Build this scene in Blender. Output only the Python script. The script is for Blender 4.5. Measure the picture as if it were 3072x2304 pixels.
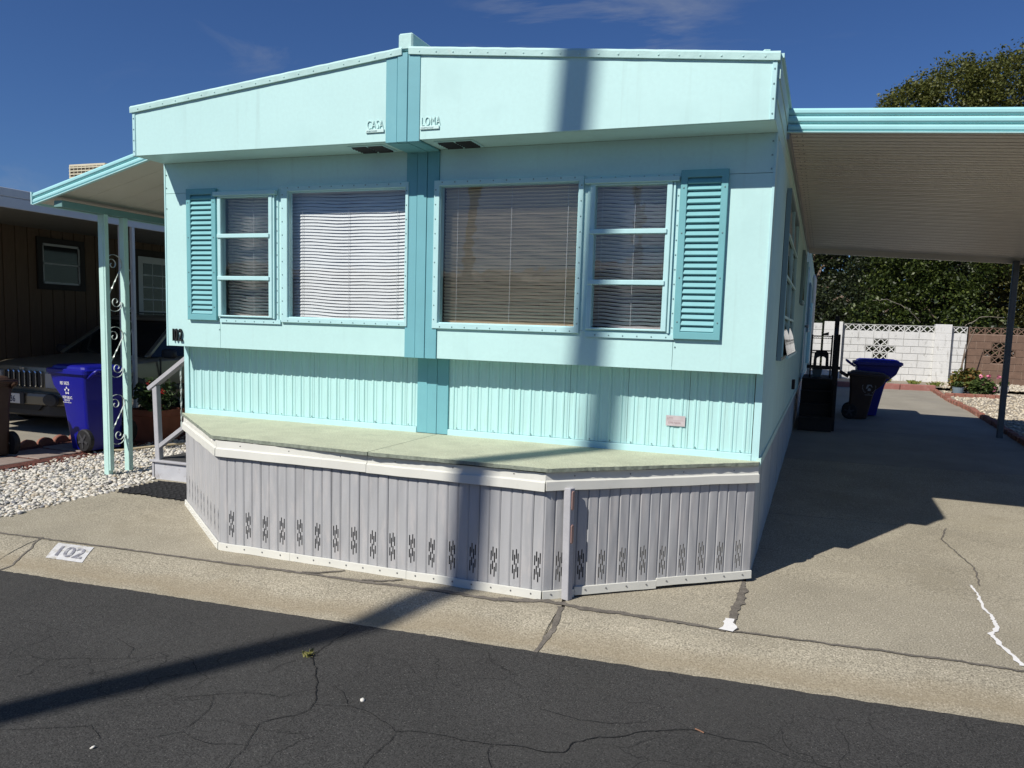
import bpy, bmesh, math, random
import numpy as np
from math import sin, cos, pi, radians, sqrt, atan2
from mathutils import Vector, Matrix, noise

random.seed(7); rng = np.random.default_rng(7)
for o in list(bpy.data.objects): bpy.data.objects.remove(o)
S = bpy.context.scene
COL = S.collection

# ------------------------------------------------------------------ camera, sky, sun, exposure
CAM = Vector((4.985, -5.0375, 1.6))
FOC, PX, PY, YAW, PITCH, ROLL = 2377.07, 1586.1, 1240.17, 0.351, -0.109, 0.0318
cd = bpy.data.cameras.new('camera'); cam = bpy.data.objects.new('camera', cd); COL.objects.link(cam)
fwd = Vector((-sin(YAW)*cos(PITCH), cos(YAW)*cos(PITCH), sin(PITCH)))
rt = Vector((cos(YAW), sin(YAW), 0)); up = rt.cross(fwd)
r2 = rt*cos(ROLL)+up*sin(ROLL); u2 = up*cos(ROLL)-rt*sin(ROLL)
cam.matrix_world = Matrix(((r2.x, u2.x, -fwd.x, CAM.x), (r2.y, u2.y, -fwd.y, CAM.y), (r2.z, u2.z, -fwd.z, CAM.z), (0, 0, 0, 1)))
cd.sensor_fit = 'HORIZONTAL'; cd.sensor_width = 36.0; cd.lens = 36.0*FOC/3072
cd.shift_x = -(PX-1536)/3072; cd.shift_y = (PY-1152)/3072
cd.clip_start = 0.05; cd.clip_end = 3000
S.camera = cam
S.cycles.max_bounces = 6; S.cycles.diffuse_bounces = 3; S.cycles.glossy_bounces = 3; S.cycles.transmission_bounces = 2; S.cycles.transparent_max_bounces = 10

SUN = Vector((0.49, 1.0, -1.07)).normalized()         # the way the light travels
EL = math.asin(-SUN.z); AZ = atan2(-SUN.x, -SUN.y)
w = bpy.data.worlds.new('World'); S.world = w; w.use_nodes = True
nt = w.node_tree; nd = nt.nodes; lk = nt.links
bg = nd['Background']
sky = nd.new('ShaderNodeTexSky'); sky.sky_type = 'NISHITA'; sky.sun_disc = False
sky.sun_elevation = EL; sky.sun_rotation = AZ % (2*pi)
sky.air_density = 1.0; sky.dust_density = 0.2; sky.ozone_density = 3.2; sky.altitude = 50
tc = nd.new('ShaderNodeTexCoord'); mp = nd.new('ShaderNodeMapping'); mp.inputs['Scale'].default_value = (1.6, 5.0, 9.0)
mp.inputs['Rotation'].default_value = (0.25, 0.1, 0.5)
n1 = nd.new('ShaderNodeTexNoise'); n1.inputs['Scale'].default_value = 1.7; n1.inputs['Detail'].default_value = 6; n1.inputs['Roughness'].default_value = .62
n1.inputs['Distortion'].default_value = .6
n2 = nd.new('ShaderNodeTexNoise'); n2.inputs['Scale'].default_value = 2.2; n2.inputs['Detail'].default_value = 2
cr = nd.new('ShaderNodeValToRGB'); cr.color_ramp.elements[0].position = .52; cr.color_ramp.elements[1].position = .85
cr2 = nd.new('ShaderNodeValToRGB'); cr2.color_ramp.elements[0].position = .46; cr2.color_ramp.elements[1].position = .62
mu = nd.new('ShaderNodeMath'); mu.operation = 'MULTIPLY'; mu2 = nd.new('ShaderNodeMath'); mu2.operation = 'MULTIPLY'; mu2.inputs[1].default_value = .75
mx = nd.new('ShaderNodeMixRGB'); mx.inputs['Color2'].default_value = (6.5, 6.9, 7.4, 1)
lk.new(tc.outputs['Generated'], mp.inputs['Vector']); lk.new(mp.outputs[0], n1.inputs['Vector']); lk.new(tc.outputs['Generated'], n2.inputs['Vector'])
lk.new(n1.outputs[0], cr.inputs[0]); lk.new(n2.outputs[0], cr2.inputs[0]); lk.new(cr.outputs[0], mu.inputs[0]); lk.new(cr2.outputs[0], mu.inputs[1])
lk.new(mu.outputs[0], mu2.inputs[0]); lk.new(mu2.outputs[0], mx.inputs['Fac']); tn = nd.new('ShaderNodeMixRGB'); tn.blend_type = 'MULTIPLY'; tn.inputs['Fac'].default_value = 1; tn.inputs['Color2'].default_value = (.58, .84, 1.30, 1); lk.new(sky.outputs[0], tn.inputs['Color1']); lk.new(tn.outputs[0], mx.inputs['Color1']); lk.new(mx.outputs[0], bg.inputs['Color'])
bg.inputs['Strength'].default_value = 0.051
sl = bpy.data.lights.new('sun', 'SUN'); sl.energy = 4.75; sl.angle = radians(0.53); sl.color = (1.0, .95, .87)
so = bpy.data.objects.new('sun', sl); COL.objects.link(so)
so.rotation_mode = 'QUATERNION'; so.rotation_quaternion = SUN.to_track_quat('-Z', 'Y'); so.location = (-20, -40, 45)
S.view_settings.view_transform = 'Standard'; S.view_settings.look = 'None'; S.view_settings.gamma = 1
S.view_settings.exposure = 0.12; S.view_settings.use_curve_mapping = False

# ------------------------------------------------------------------ materials
MATS = {}
def nodes_of(name):
    m = bpy.data.materials.new(name); m.use_nodes = True; t = m.node_tree
    return m, t, t.nodes, t.links, t.nodes['Principled BSDF']
def M(name, col, rough=.6, var=.10, scale=6., bump=0., bscale=80., bdist=.004, metal=0., spec=.4, fine=0., fscale=300., island=0., dirt=None, dscale=3., dpos=.62, stretch=None, streak=None):
    """painted / plain surface: colour with large and fine noise, optional stains, optional relief"""
    if name in MATS: return MATS[name]
    m, t, n, l, b = nodes_of(name)
    g = n.new('ShaderNodeNewGeometry'); pos = g.outputs['Position']
    if stretch:
        mpn = n.new('ShaderNodeMapping'); mpn.inputs['Scale'].default_value = stretch; l.new(pos, mpn.inputs['Vector']); spos = mpn.outputs[0]
    else: spos = pos
    nz = n.new('ShaderNodeTexNoise'); nz.inputs['Scale'].default_value = scale; nz.inputs['Detail'].default_value = 5; l.new(spos, nz.inputs['Vector'])
    mr = n.new('ShaderNodeMapRange'); mr.inputs[1].default_value = .25; mr.inputs[2].default_value = .75; mr.inputs[3].default_value = 1-var; mr.inputs[4].default_value = 1+var
    l.new(nz.outputs[0], mr.inputs[0]); fac = mr.outputs[0]
    if fine:
        nf = n.new('ShaderNodeTexNoise'); nf.inputs['Scale'].default_value = fscale; nf.inputs['Detail'].default_value = 2; l.new(pos, nf.inputs['Vector'])
        mf = n.new('ShaderNodeMapRange'); mf.inputs[1].default_value = .3; mf.inputs[2].default_value = .7; mf.inputs[3].default_value = 1-fine; mf.inputs[4].default_value = 1+fine
        l.new(nf.outputs[0], mf.inputs[0]); mm = n.new('ShaderNodeMath'); mm.operation = 'MULTIPLY'; l.new(fac, mm.inputs[0]); l.new(mf.outputs[0], mm.inputs[1]); fac = mm.outputs[0]
    if island:
        mi = n.new('ShaderNodeMapRange'); mi.inputs[3].default_value = 1-island; mi.inputs[4].default_value = 1+island; l.new(g.outputs['Random Per Island'], mi.inputs[0])
        mm = n.new('ShaderNodeMath'); mm.operation = 'MULTIPLY'; l.new(fac, mm.inputs[0]); l.new(mi.outputs[0], mm.inputs[1]); fac = mm.outputs[0]
    vm = n.new('ShaderNodeVectorMath'); vm.operation = 'SCALE'; vm.inputs[0].default_value = col[:3]; l.new(fac, vm.inputs['Scale']); out = vm.outputs[0]
    if dirt:
        nd_ = n.new('ShaderNodeTexNoise'); nd_.inputs['Scale'].default_value = dscale; nd_.inputs['Detail'].default_value = 7; nd_.inputs['Roughness'].default_value = .65; l.new(spos, nd_.inputs['Vector'])
        rp = n.new('ShaderNodeValToRGB'); rp.color_ramp.elements[0].position = dpos; rp.color_ramp.elements[1].position = dpos+.16; l.new(nd_.outputs[0], rp.inputs[0])
        m2 = n.new('ShaderNodeMath'); m2.operation = 'MULTIPLY'; m2.inputs[1].default_value = dirt[3] if len(dirt) > 3 else .6; l.new(rp.outputs[0], m2.inputs[0])
        mxx = n.new('ShaderNodeMixRGB'); mxx.inputs['Color2'].default_value = (*dirt[:3], 1); l.new(m2.outputs[0], mxx.inputs['Fac']); l.new(out, mxx.inputs['Color1']); out = mxx.outputs[0]
    if streak:
        mps = n.new('ShaderNodeMapping'); mps.inputs['Scale'].default_value = (16, 16, .8); l.new(pos, mps.inputs['Vector'])
        ns_ = n.new('ShaderNodeTexNoise'); ns_.inputs['Scale'].default_value = 1; ns_.inputs['Detail'].default_value = 5; l.new(mps.outputs[0], ns_.inputs['Vector'])
        rs = n.new('ShaderNodeValToRGB'); rs.color_ramp.elements[0].position = .58; rs.color_ramp.elements[1].position = .78; l.new(ns_.outputs[0], rs.inputs[0])
        ms_ = n.new('ShaderNodeMath'); ms_.operation = 'MULTIPLY'; ms_.inputs[1].default_value = streak[3]; l.new(rs.outputs[0], ms_.inputs[0])
        mxs = n.new('ShaderNodeMixRGB'); mxs.inputs['Color2'].default_value = (*streak[:3], 1); l.new(ms_.outputs[0], mxs.inputs['Fac']); l.new(out, mxs.inputs['Color1']); out = mxs.outputs[0]
    l.new(out, b.inputs['Base Color'])
    b.inputs['Roughness'].default_value = rough; b.inputs['Metallic'].default_value = metal; b.inputs['Specular IOR Level'].default_value = spec
    if bump:
        nb = n.new('ShaderNodeTexNoise'); nb.inputs['Scale'].default_value = bscale; nb.inputs['Detail'].default_value = 4 if bscale > 5 else .5; l.new(spos, nb.inputs['Vector'])
        bp = n.new('ShaderNodeBump'); bp.inputs['Strength'].default_value = bump; bp.inputs['Distance'].default_value = bdist; l.new(nb.outputs[0], bp.inputs['Height']); l.new(bp.outputs[0], b.inputs['Normal'])
    MATS[name] = m; return m

def mat_speckle(name, base, lo, hi, sc, rough, stains=(), extra=None, bump=.35, cracks=False):
    """ground material: base colour, big blotches, grains of light and dark aggregate, stains"""
    m, t, n, l, b = nodes_of(name)
    g = n.new('ShaderNodeNewGeometry'); pos = g.outputs['Position']
    nz = n.new('ShaderNodeTexNoise'); nz.inputs['Scale'].default_value = 1.3; nz.inputs['Detail'].default_value = 8; nz.inputs['Roughness'].default_value = .6; l.new(pos, nz.inputs['Vector'])
    mr = n.new('ShaderNodeMapRange'); mr.inputs[1].default_value = .3; mr.inputs[2].default_value = .7; mr.inputs[3].default_value = .86; mr.inputs[4].default_value = 1.14; l.new(nz.outputs[0], mr.inputs[0])
    vs = n.new('ShaderNodeVectorMath'); vs.operation = 'SCALE'; vs.inputs[0].default_value = base; l.new(mr.outputs[0], vs.inputs['Scale']); out = vs.outputs[0]
    nf = n.new('ShaderNodeTexNoise'); nf.inputs['Scale'].default_value = sc; nf.inputs['Detail'].default_value = 3; nf.inputs['Roughness'].default_value = .7; l.new(pos, nf.inputs['Vector'])
    mf = n.new('ShaderNodeMapRange'); mf.inputs[1].default_value = .32; mf.inputs[2].default_value = .68; mf.inputs[3].default_value = lo; mf.inputs[4].default_value = hi; l.new(nf.outputs[0], mf.inputs[0])
    v2 = n.new('ShaderNodeVectorMath'); v2.operation = 'SCALE'; l.new(out, v2.inputs[0]); l.new(mf.outputs[0], v2.inputs['Scale']); out = v2.outputs[0]
    if extra:      # sparse bright chips
        vo = n.new('ShaderNodeTexVoronoi'); vo.inputs['Scale'].default_value = extra[0]; l.new(pos, vo.inputs['Vector'])
        sp = n.new('ShaderNodeSeparateColor'); l.new(vo.outputs['Color'], sp.inputs[0])
        gt = n.new('ShaderNodeMath'); gt.operation = 'GREATER_THAN'; gt.inputs[1].default_value = extra[1]; l.new(sp.outputs[0], gt.inputs[0])
        lt = n.new('ShaderNodeMath'); lt.operation = 'LESS_THAN'; lt.inputs[1].default_value = extra[2]; l.new(vo.outputs['Distance'], lt.inputs[0])
        mm = n.new('ShaderNodeMath'); mm.operation = 'MULTIPLY'; l.new(gt.outputs[0], mm.inputs[0]); l.new(lt.outputs[0], mm.inputs[1])
        mxx = n.new('ShaderNodeMixRGB'); mxx.inputs['Color2'].default_value = (*extra[3], 1); l.new(mm.outputs[0], mxx.inputs['Fac']); l.new(out, mxx.inputs['Color1']); out = mxx.outputs[0]
    for (sc2, pos0, colr, amt) in stains:
        ns = n.new('ShaderNodeTexNoise'); ns.inputs['Scale'].default_value = sc2; ns.inputs['Detail'].default_value = 8; ns.inputs['Roughness'].default_value = .68; l.new(pos, ns.inputs['Vector'])
        rp = n.new('ShaderNodeValToRGB'); rp.color_ramp.elements[0].position = pos0; rp.color_ramp.elements[1].position = pos0+.2; l.new(ns.outputs[0], rp.inputs[0])
        m2 = n.new('ShaderNodeMath'); m2.operation = 'MULTIPLY'; m2.inputs[1].default_value = amt; l.new(rp.outputs[0], m2.inputs[0])
        mxx = n.new('ShaderNodeMixRGB'); mxx.inputs['Color2'].default_value = (*colr, 1); l.new(m2.outputs[0], mxx.inputs['Fac']); l.new(out, mxx.inputs['Color1']); out = mxx.outputs[0]
    if cracks:     # faint map-cracking between the big cracks
        nw = n.new('ShaderNodeTexNoise'); nw.inputs['Scale'].default_value = 3.5; nw.inputs['Detail'].default_value = 5; l.new(pos, nw.inputs['Vector'])
        ad = n.new('ShaderNodeVectorMath'); ad.operation = 'MULTIPLY_ADD'; ad.inputs[1].default_value = (.35, .35, 0); l.new(nw.outputs['Color'], ad.inputs[0]); l.new(pos, ad.inputs[2])
        vo2 = n.new('ShaderNodeTexVoronoi'); vo2.feature = 'DISTANCE_TO_EDGE'; vo2.voronoi_dimensions = '2D'; vo2.inputs['Scale'].default_value = 2.6; l.new(ad.outputs[0], vo2.inputs['Vector'])
        lt2 = n.new('ShaderNodeMapRange'); lt2.inputs[1].default_value = .003; lt2.inputs[2].default_value = .012; lt2.inputs[3].default_value = 1; lt2.inputs[4].default_value = 0; l.new(vo2.outputs[0], lt2.inputs[0])
        nm_ = n.new('ShaderNodeTexNoise'); nm_.inputs['Scale'].default_value = 1.1; l.new(pos, nm_.inputs['Vector'])
        mk = n.new('ShaderNodeMapRange'); mk.inputs[1].default_value = .48; mk.inputs[2].default_value = .6; mk.inputs[4].default_value = .7; l.new(nm_.outputs[0], mk.inputs[0])
        mm2 = n.new('ShaderNodeMath'); mm2.operation = 'MULTIPLY'; l.new(lt2.outputs[0], mm2.inputs[0]); l.new(mk.outputs[0], mm2.inputs[1])
        mx2 = n.new('ShaderNodeMixRGB'); mx2.inputs['Color2'].default_value = (.012, .012, .012, 1); l.new(mm2.outputs[0], mx2.inputs['Fac']); l.new(out, mx2.inputs['Color1']); out = mx2.outputs[0]
    l.new(out, b.inputs['Base Color']); b.inputs['Roughness'].default_value = rough; b.inputs['Specular IOR Level'].default_value = .25
    bp = n.new('ShaderNodeBump'); bp.inputs['Strength'].default_value = bump; bp.inputs['Distance'].default_value = .006; l.new(nf.outputs[0], bp.inputs['Height']); l.new(bp.outputs[0], b.inputs['Normal'])
    MATS[name] = m; return m

def mat_ramp(name, stops, rough=.7, spec=.3, transl=0., fine=.0):
    """colour picked per loose piece (stones, leaves) from a ramp"""
    m, t, n, l, b = nodes_of(name)
    g = n.new('ShaderNodeNewGeometry'); rp = n.new('ShaderNodeValToRGB'); e = rp.color_ramp.elements
    for i, (p, c) in enumerate(stops):
        if i < 2: el = e[i]; el.position = p
        else: el = e.new(p)
        el.color = (*c, 1)
    l.new(g.outputs['Random Per Island'], rp.inputs[0]); out = rp.outputs[0]
    if fine:
        nf = n.new('ShaderNodeTexNoise'); nf.inputs['Scale'].default_value = 60; l.new(g.outputs['Position'], nf.inputs['Vector'])
        mf = n.new('ShaderNodeMapRange'); mf.inputs[3].default_value = 1-fine; mf.inputs[4].default_value = 1+fine; l.new(nf.outputs[0], mf.inputs[0])
        v2 = n.new('ShaderNodeVectorMath'); v2.operation = 'SCALE'; l.new(out, v2.inputs[0]); l.new(mf.outputs[0], v2.inputs['Scale']); out = v2.outputs[0]
    l.new(out, b.inputs['Base Color']); b.inputs['Roughness'].default_value = rough; b.inputs['Specular IOR Level'].default_value = spec
    if transl:
        tr = n.new('ShaderNodeBsdfTranslucent'); l.new(out, tr.inputs['Color']); ms = n.new('ShaderNodeMixShader'); ms.inputs[0].default_value = transl
        l.new(b.outputs[0], ms.inputs[1]); l.new(tr.outputs[0], ms.inputs[2]); l.new(ms.outputs[0], n['Material Output'].inputs['Surface'])
    MATS[name] = m; return m

def mat_glass(name, tint=(.9, .95, .95), ior=1.55, wav=.02, wsc=6.):
    m, t, n, l, b = nodes_of(name); n.remove(b)
    tr = n.new('ShaderNodeBsdfTransparent'); tr.inputs[0].default_value = (*tint, 1)
    gl = n.new('ShaderNodeBsdfGlossy'); gl.inputs['Roughness'].default_value = .01; gl.inputs['Color'].default_value = (1, 1, 1, 1)
    gd = n.new('ShaderNodeNewGeometry'); dt = n.new('ShaderNodeVectorMath'); dt.operation = 'DOT_PRODUCT'; l.new(gd.outputs['Incoming'], dt.inputs[0]); l.new(gd.outputs['Normal'], dt.inputs[1])
    ab = n.new('ShaderNodeMath'); ab.operation = 'ABSOLUTE'; l.new(dt.outputs['Value'], ab.inputs[0]); om = n.new('ShaderNodeMath'); om.operation = 'SUBTRACT'; om.inputs[0].default_value = 1; l.new(ab.outputs[0], om.inputs[1])
    pw_ = n.new('ShaderNodeMath'); pw_.operation = 'POWER'; pw_.inputs[1].default_value = 5; l.new(om.outputs[0], pw_.inputs[0]); f0 = 1.25*((ior-1)/(ior+1))**2
    fr = n.new('ShaderNodeMath'); fr.operation = 'MULTIPLY_ADD'; fr.inputs[1].default_value = 1-f0; fr.inputs[2].default_value = f0; l.new(pw_.outputs[0], fr.inputs[0])
    g = n.new('ShaderNodeNewGeometry'); nb = n.new('ShaderNodeTexNoise'); nb.inputs['Scale'].default_value = wsc; l.new(g.outputs['Position'], nb.inputs['Vector'])
    bp = n.new('ShaderNodeBump'); bp.inputs['Strength'].default_value = wav; bp.inputs['Distance'].default_value = .05; l.new(nb.outputs[0], bp.inputs['Height']); l.new(bp.outputs[0], gl.inputs['Normal'])
    ms = n.new('ShaderNodeMixShader'); l.new(fr.outputs[0], ms.inputs[0]); l.new(tr.outputs[0], ms.inputs[1]); l.new(gl.outputs[0], ms.inputs[2]); l.new(ms.outputs[0], n['Material Output'].inputs['Surface'])
    MATS[name] = m; return m

AQUA = (.515, .765, .74); TEAL = (.165, .42, .47)
m_aqua = M('aqua painted sheet', AQUA, .45, .035, 1.2, bump=.30, bscale=1.5, bdist=.05, fine=.02, fscale=40, dirt=(.42, .64, .62, .35), dscale=2.5, dpos=.54, streak=(.36, .52, .49, .30))
m_aquat = M('aqua painted trim', (.46, .72, .73), .5, .05, 9, bump=.15, bscale=45, bdist=.003, dirt=(.40, .58, .54, .35), dscale=9, dpos=.6)
m_sid = M('aqua ribbed siding', (.45, .71, .70), .5, .05, 4, fine=.02, dirt=(.40, .60, .54, .5), dscale=5, dpos=.56, stretch=(6, 6, .8))
m_teal = M('teal painted boards', TEAL, .5, .05, 5, bump=.08, bscale=30, dirt=(.26, .54, .55, .4), dscale=5)
m_shut = M('teal shutter paint', (.17, .43, .46), .45, .05, 8, bump=.05, bscale=60)
m_white = M('white metal band', (.66, .66, .60), .5, .05, 5, bump=.1, bscale=8, bdist=.01, dirt=(.5, .48, .42, .5), dscale=10, dpos=.6)
m_skirt = M('grey lilac skirting', (.40, .405, .412), .45, .07, 3, bump=.35, bscale=3.5, bdist=.03, fine=.03, dirt=(.50, .48, .47, .6), dscale=4, dpos=.50, stretch=(5, 5, 1), streak=(.24, .23, .22, .35))
m_deck = M('pale green painted deck', (.47, .49, .355), .85, .12, 5, bump=.8, bscale=90, bdist=.005, fine=.22, fscale=110, dirt=(.34, .37, .28, .6), dscale=7, dpos=.55)
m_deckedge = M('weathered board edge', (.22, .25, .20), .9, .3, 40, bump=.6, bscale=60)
m_black = M('black', (.012, .012, .013), .6, .1)
m_dark = M('dark interior', (.06, .05, .045), .9, .1)
m_room = M('brown room wall', (.20, .15, .11), .9, .1)
m_rivet = M('rivet', (.22, .33, .33), .4, .1, metal=.3)
m_screw = M('screw head', (.25, .25, .25), .4, .1, metal=.7)
m_glass = mat_glass('window glass')
m_blindw = M('white blind', (.66, .62, .63), .5, .03)
m_blindb = M('beige blind', (.78, .64, .50), .5, .05)
m_cream = M('cream awning underside', (.50, .47, .41), .42, .06, 3, spec=.5, dirt=(.42, .36, .28, .4), dscale=4)
m_awn = M('aqua awning fascia', (.35, .66, .68), .4, .05, 5, dirt=(.42, .58, .56, .4), dscale=6)
m_roof = M('pale roof coating', (.46, .68, .65), .6, .1, 6, bump=.35, bscale=25, bdist=.008, dirt=(.45, .45, .40, .5), dscale=8)
m_dsteel = M('dull dark steel', (.10, .11, .115), .55, .15, 8, metal=.3)
m_steel = M('galvanised steel', (.30, .31, .32), .45, .1, 8, metal=.6)
m_post = M('mint post paint', (.50, .73, .67), .45, .05, 8)
m_grey = M('grey painted wood', (.40, .40, .42), .7, .08, 12, bump=.3, bscale=50, dirt=(.28, .26, .24, .5), dscale=12)
m_red = M('red reflector', (.35, .08, .06), .25, .1)
m_iron = M('white painted iron', (.55, .57, .55), .4, .1)
m_asphalt = mat_speckle('asphalt', (.046, .045, .043), .35, 1.9, 150, .85, stains=((.6, .5, (.060, .058, .054), .6), (3.5, .6, (.027, .027, .027), .6), (11, .64, (.075, .072, .066), .5)), extra=(110, .93, .30, (.14, .135, .125)), bump=.9, cracks=True)
m_conc = mat_speckle('washed aggregate concrete', (.335, .303, .232), .42, 1.55, 110, .85, stains=((.9, .52, (.25, .22, .155), .6), (5, .58, (.21, .19, .145), .5), (2.4, .6, (.43, .385, .29), .55), (14, .62, (.17, .15, .115), .5)), extra=(75, .86, .35, (.50, .45, .36)), bump=.6)
m_conc2 = mat_speckle('smooth grey concrete', (.30, .275, .225), .8, 1.18, 90, .85, stains=((.7, .5, (.22, .21, .19), .5), (5, .6, (.17, .16, .15), .4)), bump=.2)
m_patch = M('grey crack filler', (.14, .125, .105), .9, .3, 18, bump=.6, bscale=70, bdist=.006, fine=.2, fscale=120)
m_crack = M('crack', (.010, .010, .010), 1, .2)
m_wpaint = M('white paint', (.56, .56, .56), .8, .08, 30, dirt=(.36, .33, .26, .9), dscale=22, dpos=.50)
m_wpaint2 = M('white caulk', (.78, .77, .75), .7, .05)
m_stencil = M('grey stencil paint', (.20, .20, .23), .8, .3, 60, dirt=(.5, .5, .5, .9), dscale=30, dpos=.50)
m_soil = M('dry soil and gravel', (.30, .26, .20), .95, .2, 5, bump=.8, bscale=120, bdist=.01, fine=.35, fscale=90)
m_soil2 = M('red lava soil', (.10, .035, .025), .95, .3, 20, bump=.9, bscale=90, bdist=.01, fine=.35, fscale=90)
m_ground = M('bare ground', (.24, .21, .16), .95, .2, .5, fine=.2)
m_peb = mat_ramp('white river pebbles', ((0, (.60, .57, .50)), (1, (.42, .41, .40)), (.25, (.66, .63, .56)), (.45, (.50, .46, .38)), (.6, (.70, .68, .62)), (.70, (.30, .29, .29)), (.80, (.56, .47, .33)), (.90, (.16, .165, .18))), .7, fine=.15)
m_peb2 = mat_ramp('yellow gravel stones', ((0, (.52, .45, .33)), (1, (.62, .56, .45)), (.3, (.40, .34, .25)), (.6, (.66, .60, .48)), (.8, (.30, .27, .22))), .8)
m_lava = mat_ramp('lava chips', ((0, (.13, .04, .028)), (1, (.20, .07, .05)), (.5, (.08, .028, .022))), .9)

# ------------------------------------------------------------------ mesh helpers
class MB:
    def __init__(s): s.v = []; s.f = []
    def add(s, vs, fs):
        k = len(s.v); s.v += [tuple(v) for v in vs]; s.f += [tuple(i+k for i in f) for f in fs]; return s
    def box(s, x0, x1, y0, y1, z0, z1):
        return s.add([(x0, y0, z0), (x1, y0, z0), (x1, y1, z0), (x0, y1, z0), (x0, y0, z1), (x1, y0, z1), (x1, y1, z1), (x0, y1, z1)],
                     [(0, 3, 2, 1), (4, 5, 6, 7), (0, 1, 5, 4), (1, 2, 6, 5), (2, 3, 7, 6), (3, 0, 4, 7)])
    def beam(s, p, q, w, h, upv=(0, 0, 1)):
        p = Vector(p); q = Vector(q); d = (q-p).normalized(); a = d.cross(Vector(upv))
        if a.length < 1e-4: a = d.cross(Vector((1, 0, 0)))
        a.normalize(); b = a.cross(d).normalized(); a *= w/2; b *= h/2
        vs = [p-a-b, p+a-b, p+a+b, p-a+b, q-a-b, q+a-b, q+a+b, q-a+b]
        return s.add(vs, [(0, 3, 2, 1), (4, 5, 6, 7), (0, 1, 5, 4), (1, 2, 6, 5), (2, 3, 7, 6), (3, 0, 4, 7)])
    def prism(s, poly, f0, f1):
        """poly: 2d points; f0, f1 map a 2d point to 3d for the two ends"""
        n = len(poly); vs = [f0(*p) for p in poly]+[f1(*p) for p in poly]
        return s.add(vs, [tuple(range(n-1, -1, -1)), tuple(range(n, 2*n))]+[(i, (i+1) % n, n+(i+1) % n, n+i) for i in range(n)])
    def tube(s, pts, r, n=6, closed=False):
        pts = [Vector(p) for p in pts]; m = len(pts); rr = r if isinstance(r, (list, tuple)) else [r]*m
        vs = []; prev = None
        for i, p in enumerate(pts):
            a = pts[max(i-1, 0)]; b = pts[min(i+1, m-1)]; d = (b-a).normalized()
            x = prev if prev is not None else (Vector((0, 0, 1)) if abs(d.z) < .9 else Vector((1, 0, 0)))
            x = (x-d*x.dot(d)).normalized(); prev = x; y = d.cross(x)
            vs += [p+(x*cos(2*pi*j/n)+y*sin(2*pi*j/n))*rr[i] for j in range(n)]
        fs = [(i*n+j, i*n+(j+1) % n, (i+1)*n+(j+1) % n, (i+1)*n+j) for i in range(m-1) for j in range(n)]
        fs += [tuple(range(n-1, -1, -1)), tuple((m-1)*n+j for j in range(n))]
        return s.add(vs, fs)
    def ribbon(s, pts, widths, thick, side):
        """flat bar following pts, width along side vector"""
        pts = [Vector(p) for p in pts]; m = len(pts); vs = []
        for i, p in enumerate(pts):
            d = (pts[min(i+1, m-1)]-pts[max(i-1, 0)]).normalized(); sd = Vector(side[i] if isinstance(side, list) else side); sd = (sd-d*sd.dot(d)).normalized(); nn = d.cross(sd)
            wv = widths if not isinstance(widths, list) else widths[i]
            vs += [p-sd*wv/2-nn*thick/2, p+sd*wv/2-nn*thick/2, p+sd*wv/2+nn*thick/2, p-sd*wv/2+nn*thick/2]
        fs = [(i*4+j, i*4+(j+1) % 4, (i+1)*4+(j+1) % 4, (i+1)*4+j) for i in range(m-1) for j in range(4)]+[(3, 2, 1, 0), tuple((m-1)*4+j for j in range(4))]
        return s.add(vs, fs)
    def cyl(s, p, q, r0, r1=None, n=16): return s.tube([p, q], [r0, r0 if r1 is None else r1], n)
    def lathe(s, prof, c=(0, 0, 0), n=20, sx=1, sy=1):
        vs = []; m = len(prof)
        for (r, z) in prof: vs += [(c[0]+r*sx*cos(2*pi*j/n), c[1]+r*sy*sin(2*pi*j/n), c[2]+z) for j in range(n)]
        fs = [(i*n+j, i*n+(j+1) % n, (i+1)*n+(j+1) % n, (i+1)*n+j) for i in range(m-1) for j in range(n)]
        fs += [tuple(range(n-1, -1, -1)), tuple((m-1)*n+j for j in range(n))]
        return s.add(vs, fs)
    def loft(s, rings, cap=True):
        n = len(rings[0]); vs = [p for r in rings for p in r]
        fs = [(i*n+j, i*n+(j+1) % n, (i+1)*n+(j+1) % n, (i+1)*n+j) for i in range(len(rings)-1) for j in range(n)]
        if cap: fs += [tuple(range(n-1, -1, -1)), tuple((len(rings)-1)*n+j for j in range(n))]
        return s.add(vs, fs)
    def xf(s, mtx): s.v = [tuple(mtx @ Vector(v)) for v in s.v]; return s
    def mesh(s, name, mat, smooth=False, bevel=0, seg=1, auto=None):
        me = bpy.data.meshes.new(name); me.from_pydata(s.v, [], s.f)
        if bevel or auto is None:
            bm = bmesh.new(); bm.from_mesh(me)
            if bevel:
                bmesh.ops.remove_doubles(bm, verts=bm.verts, dist=1e-5)
                ed = [e for e in bm.edges if len(e.link_faces) == 2 and e.calc_face_angle(0) > .5]
                bmesh.ops.bevel(bm, geom=ed, offset=bevel, segments=seg, affect='EDGES', profile=.5, clamp_overlap=True)
            bmesh.ops.recalc_face_normals(bm, faces=bm.faces)
            bm.to_mesh(me); bm.free()
        if mat: me.materials.append(mat)
        if smooth: me.shade_smooth()
        return me
    def build(s, name, mat, parent=None, smooth=False, bevel=0, seg=1, kind=None):
        return place(name, s.mesh(name, mat, smooth, bevel, seg), parent, kind=kind)

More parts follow.
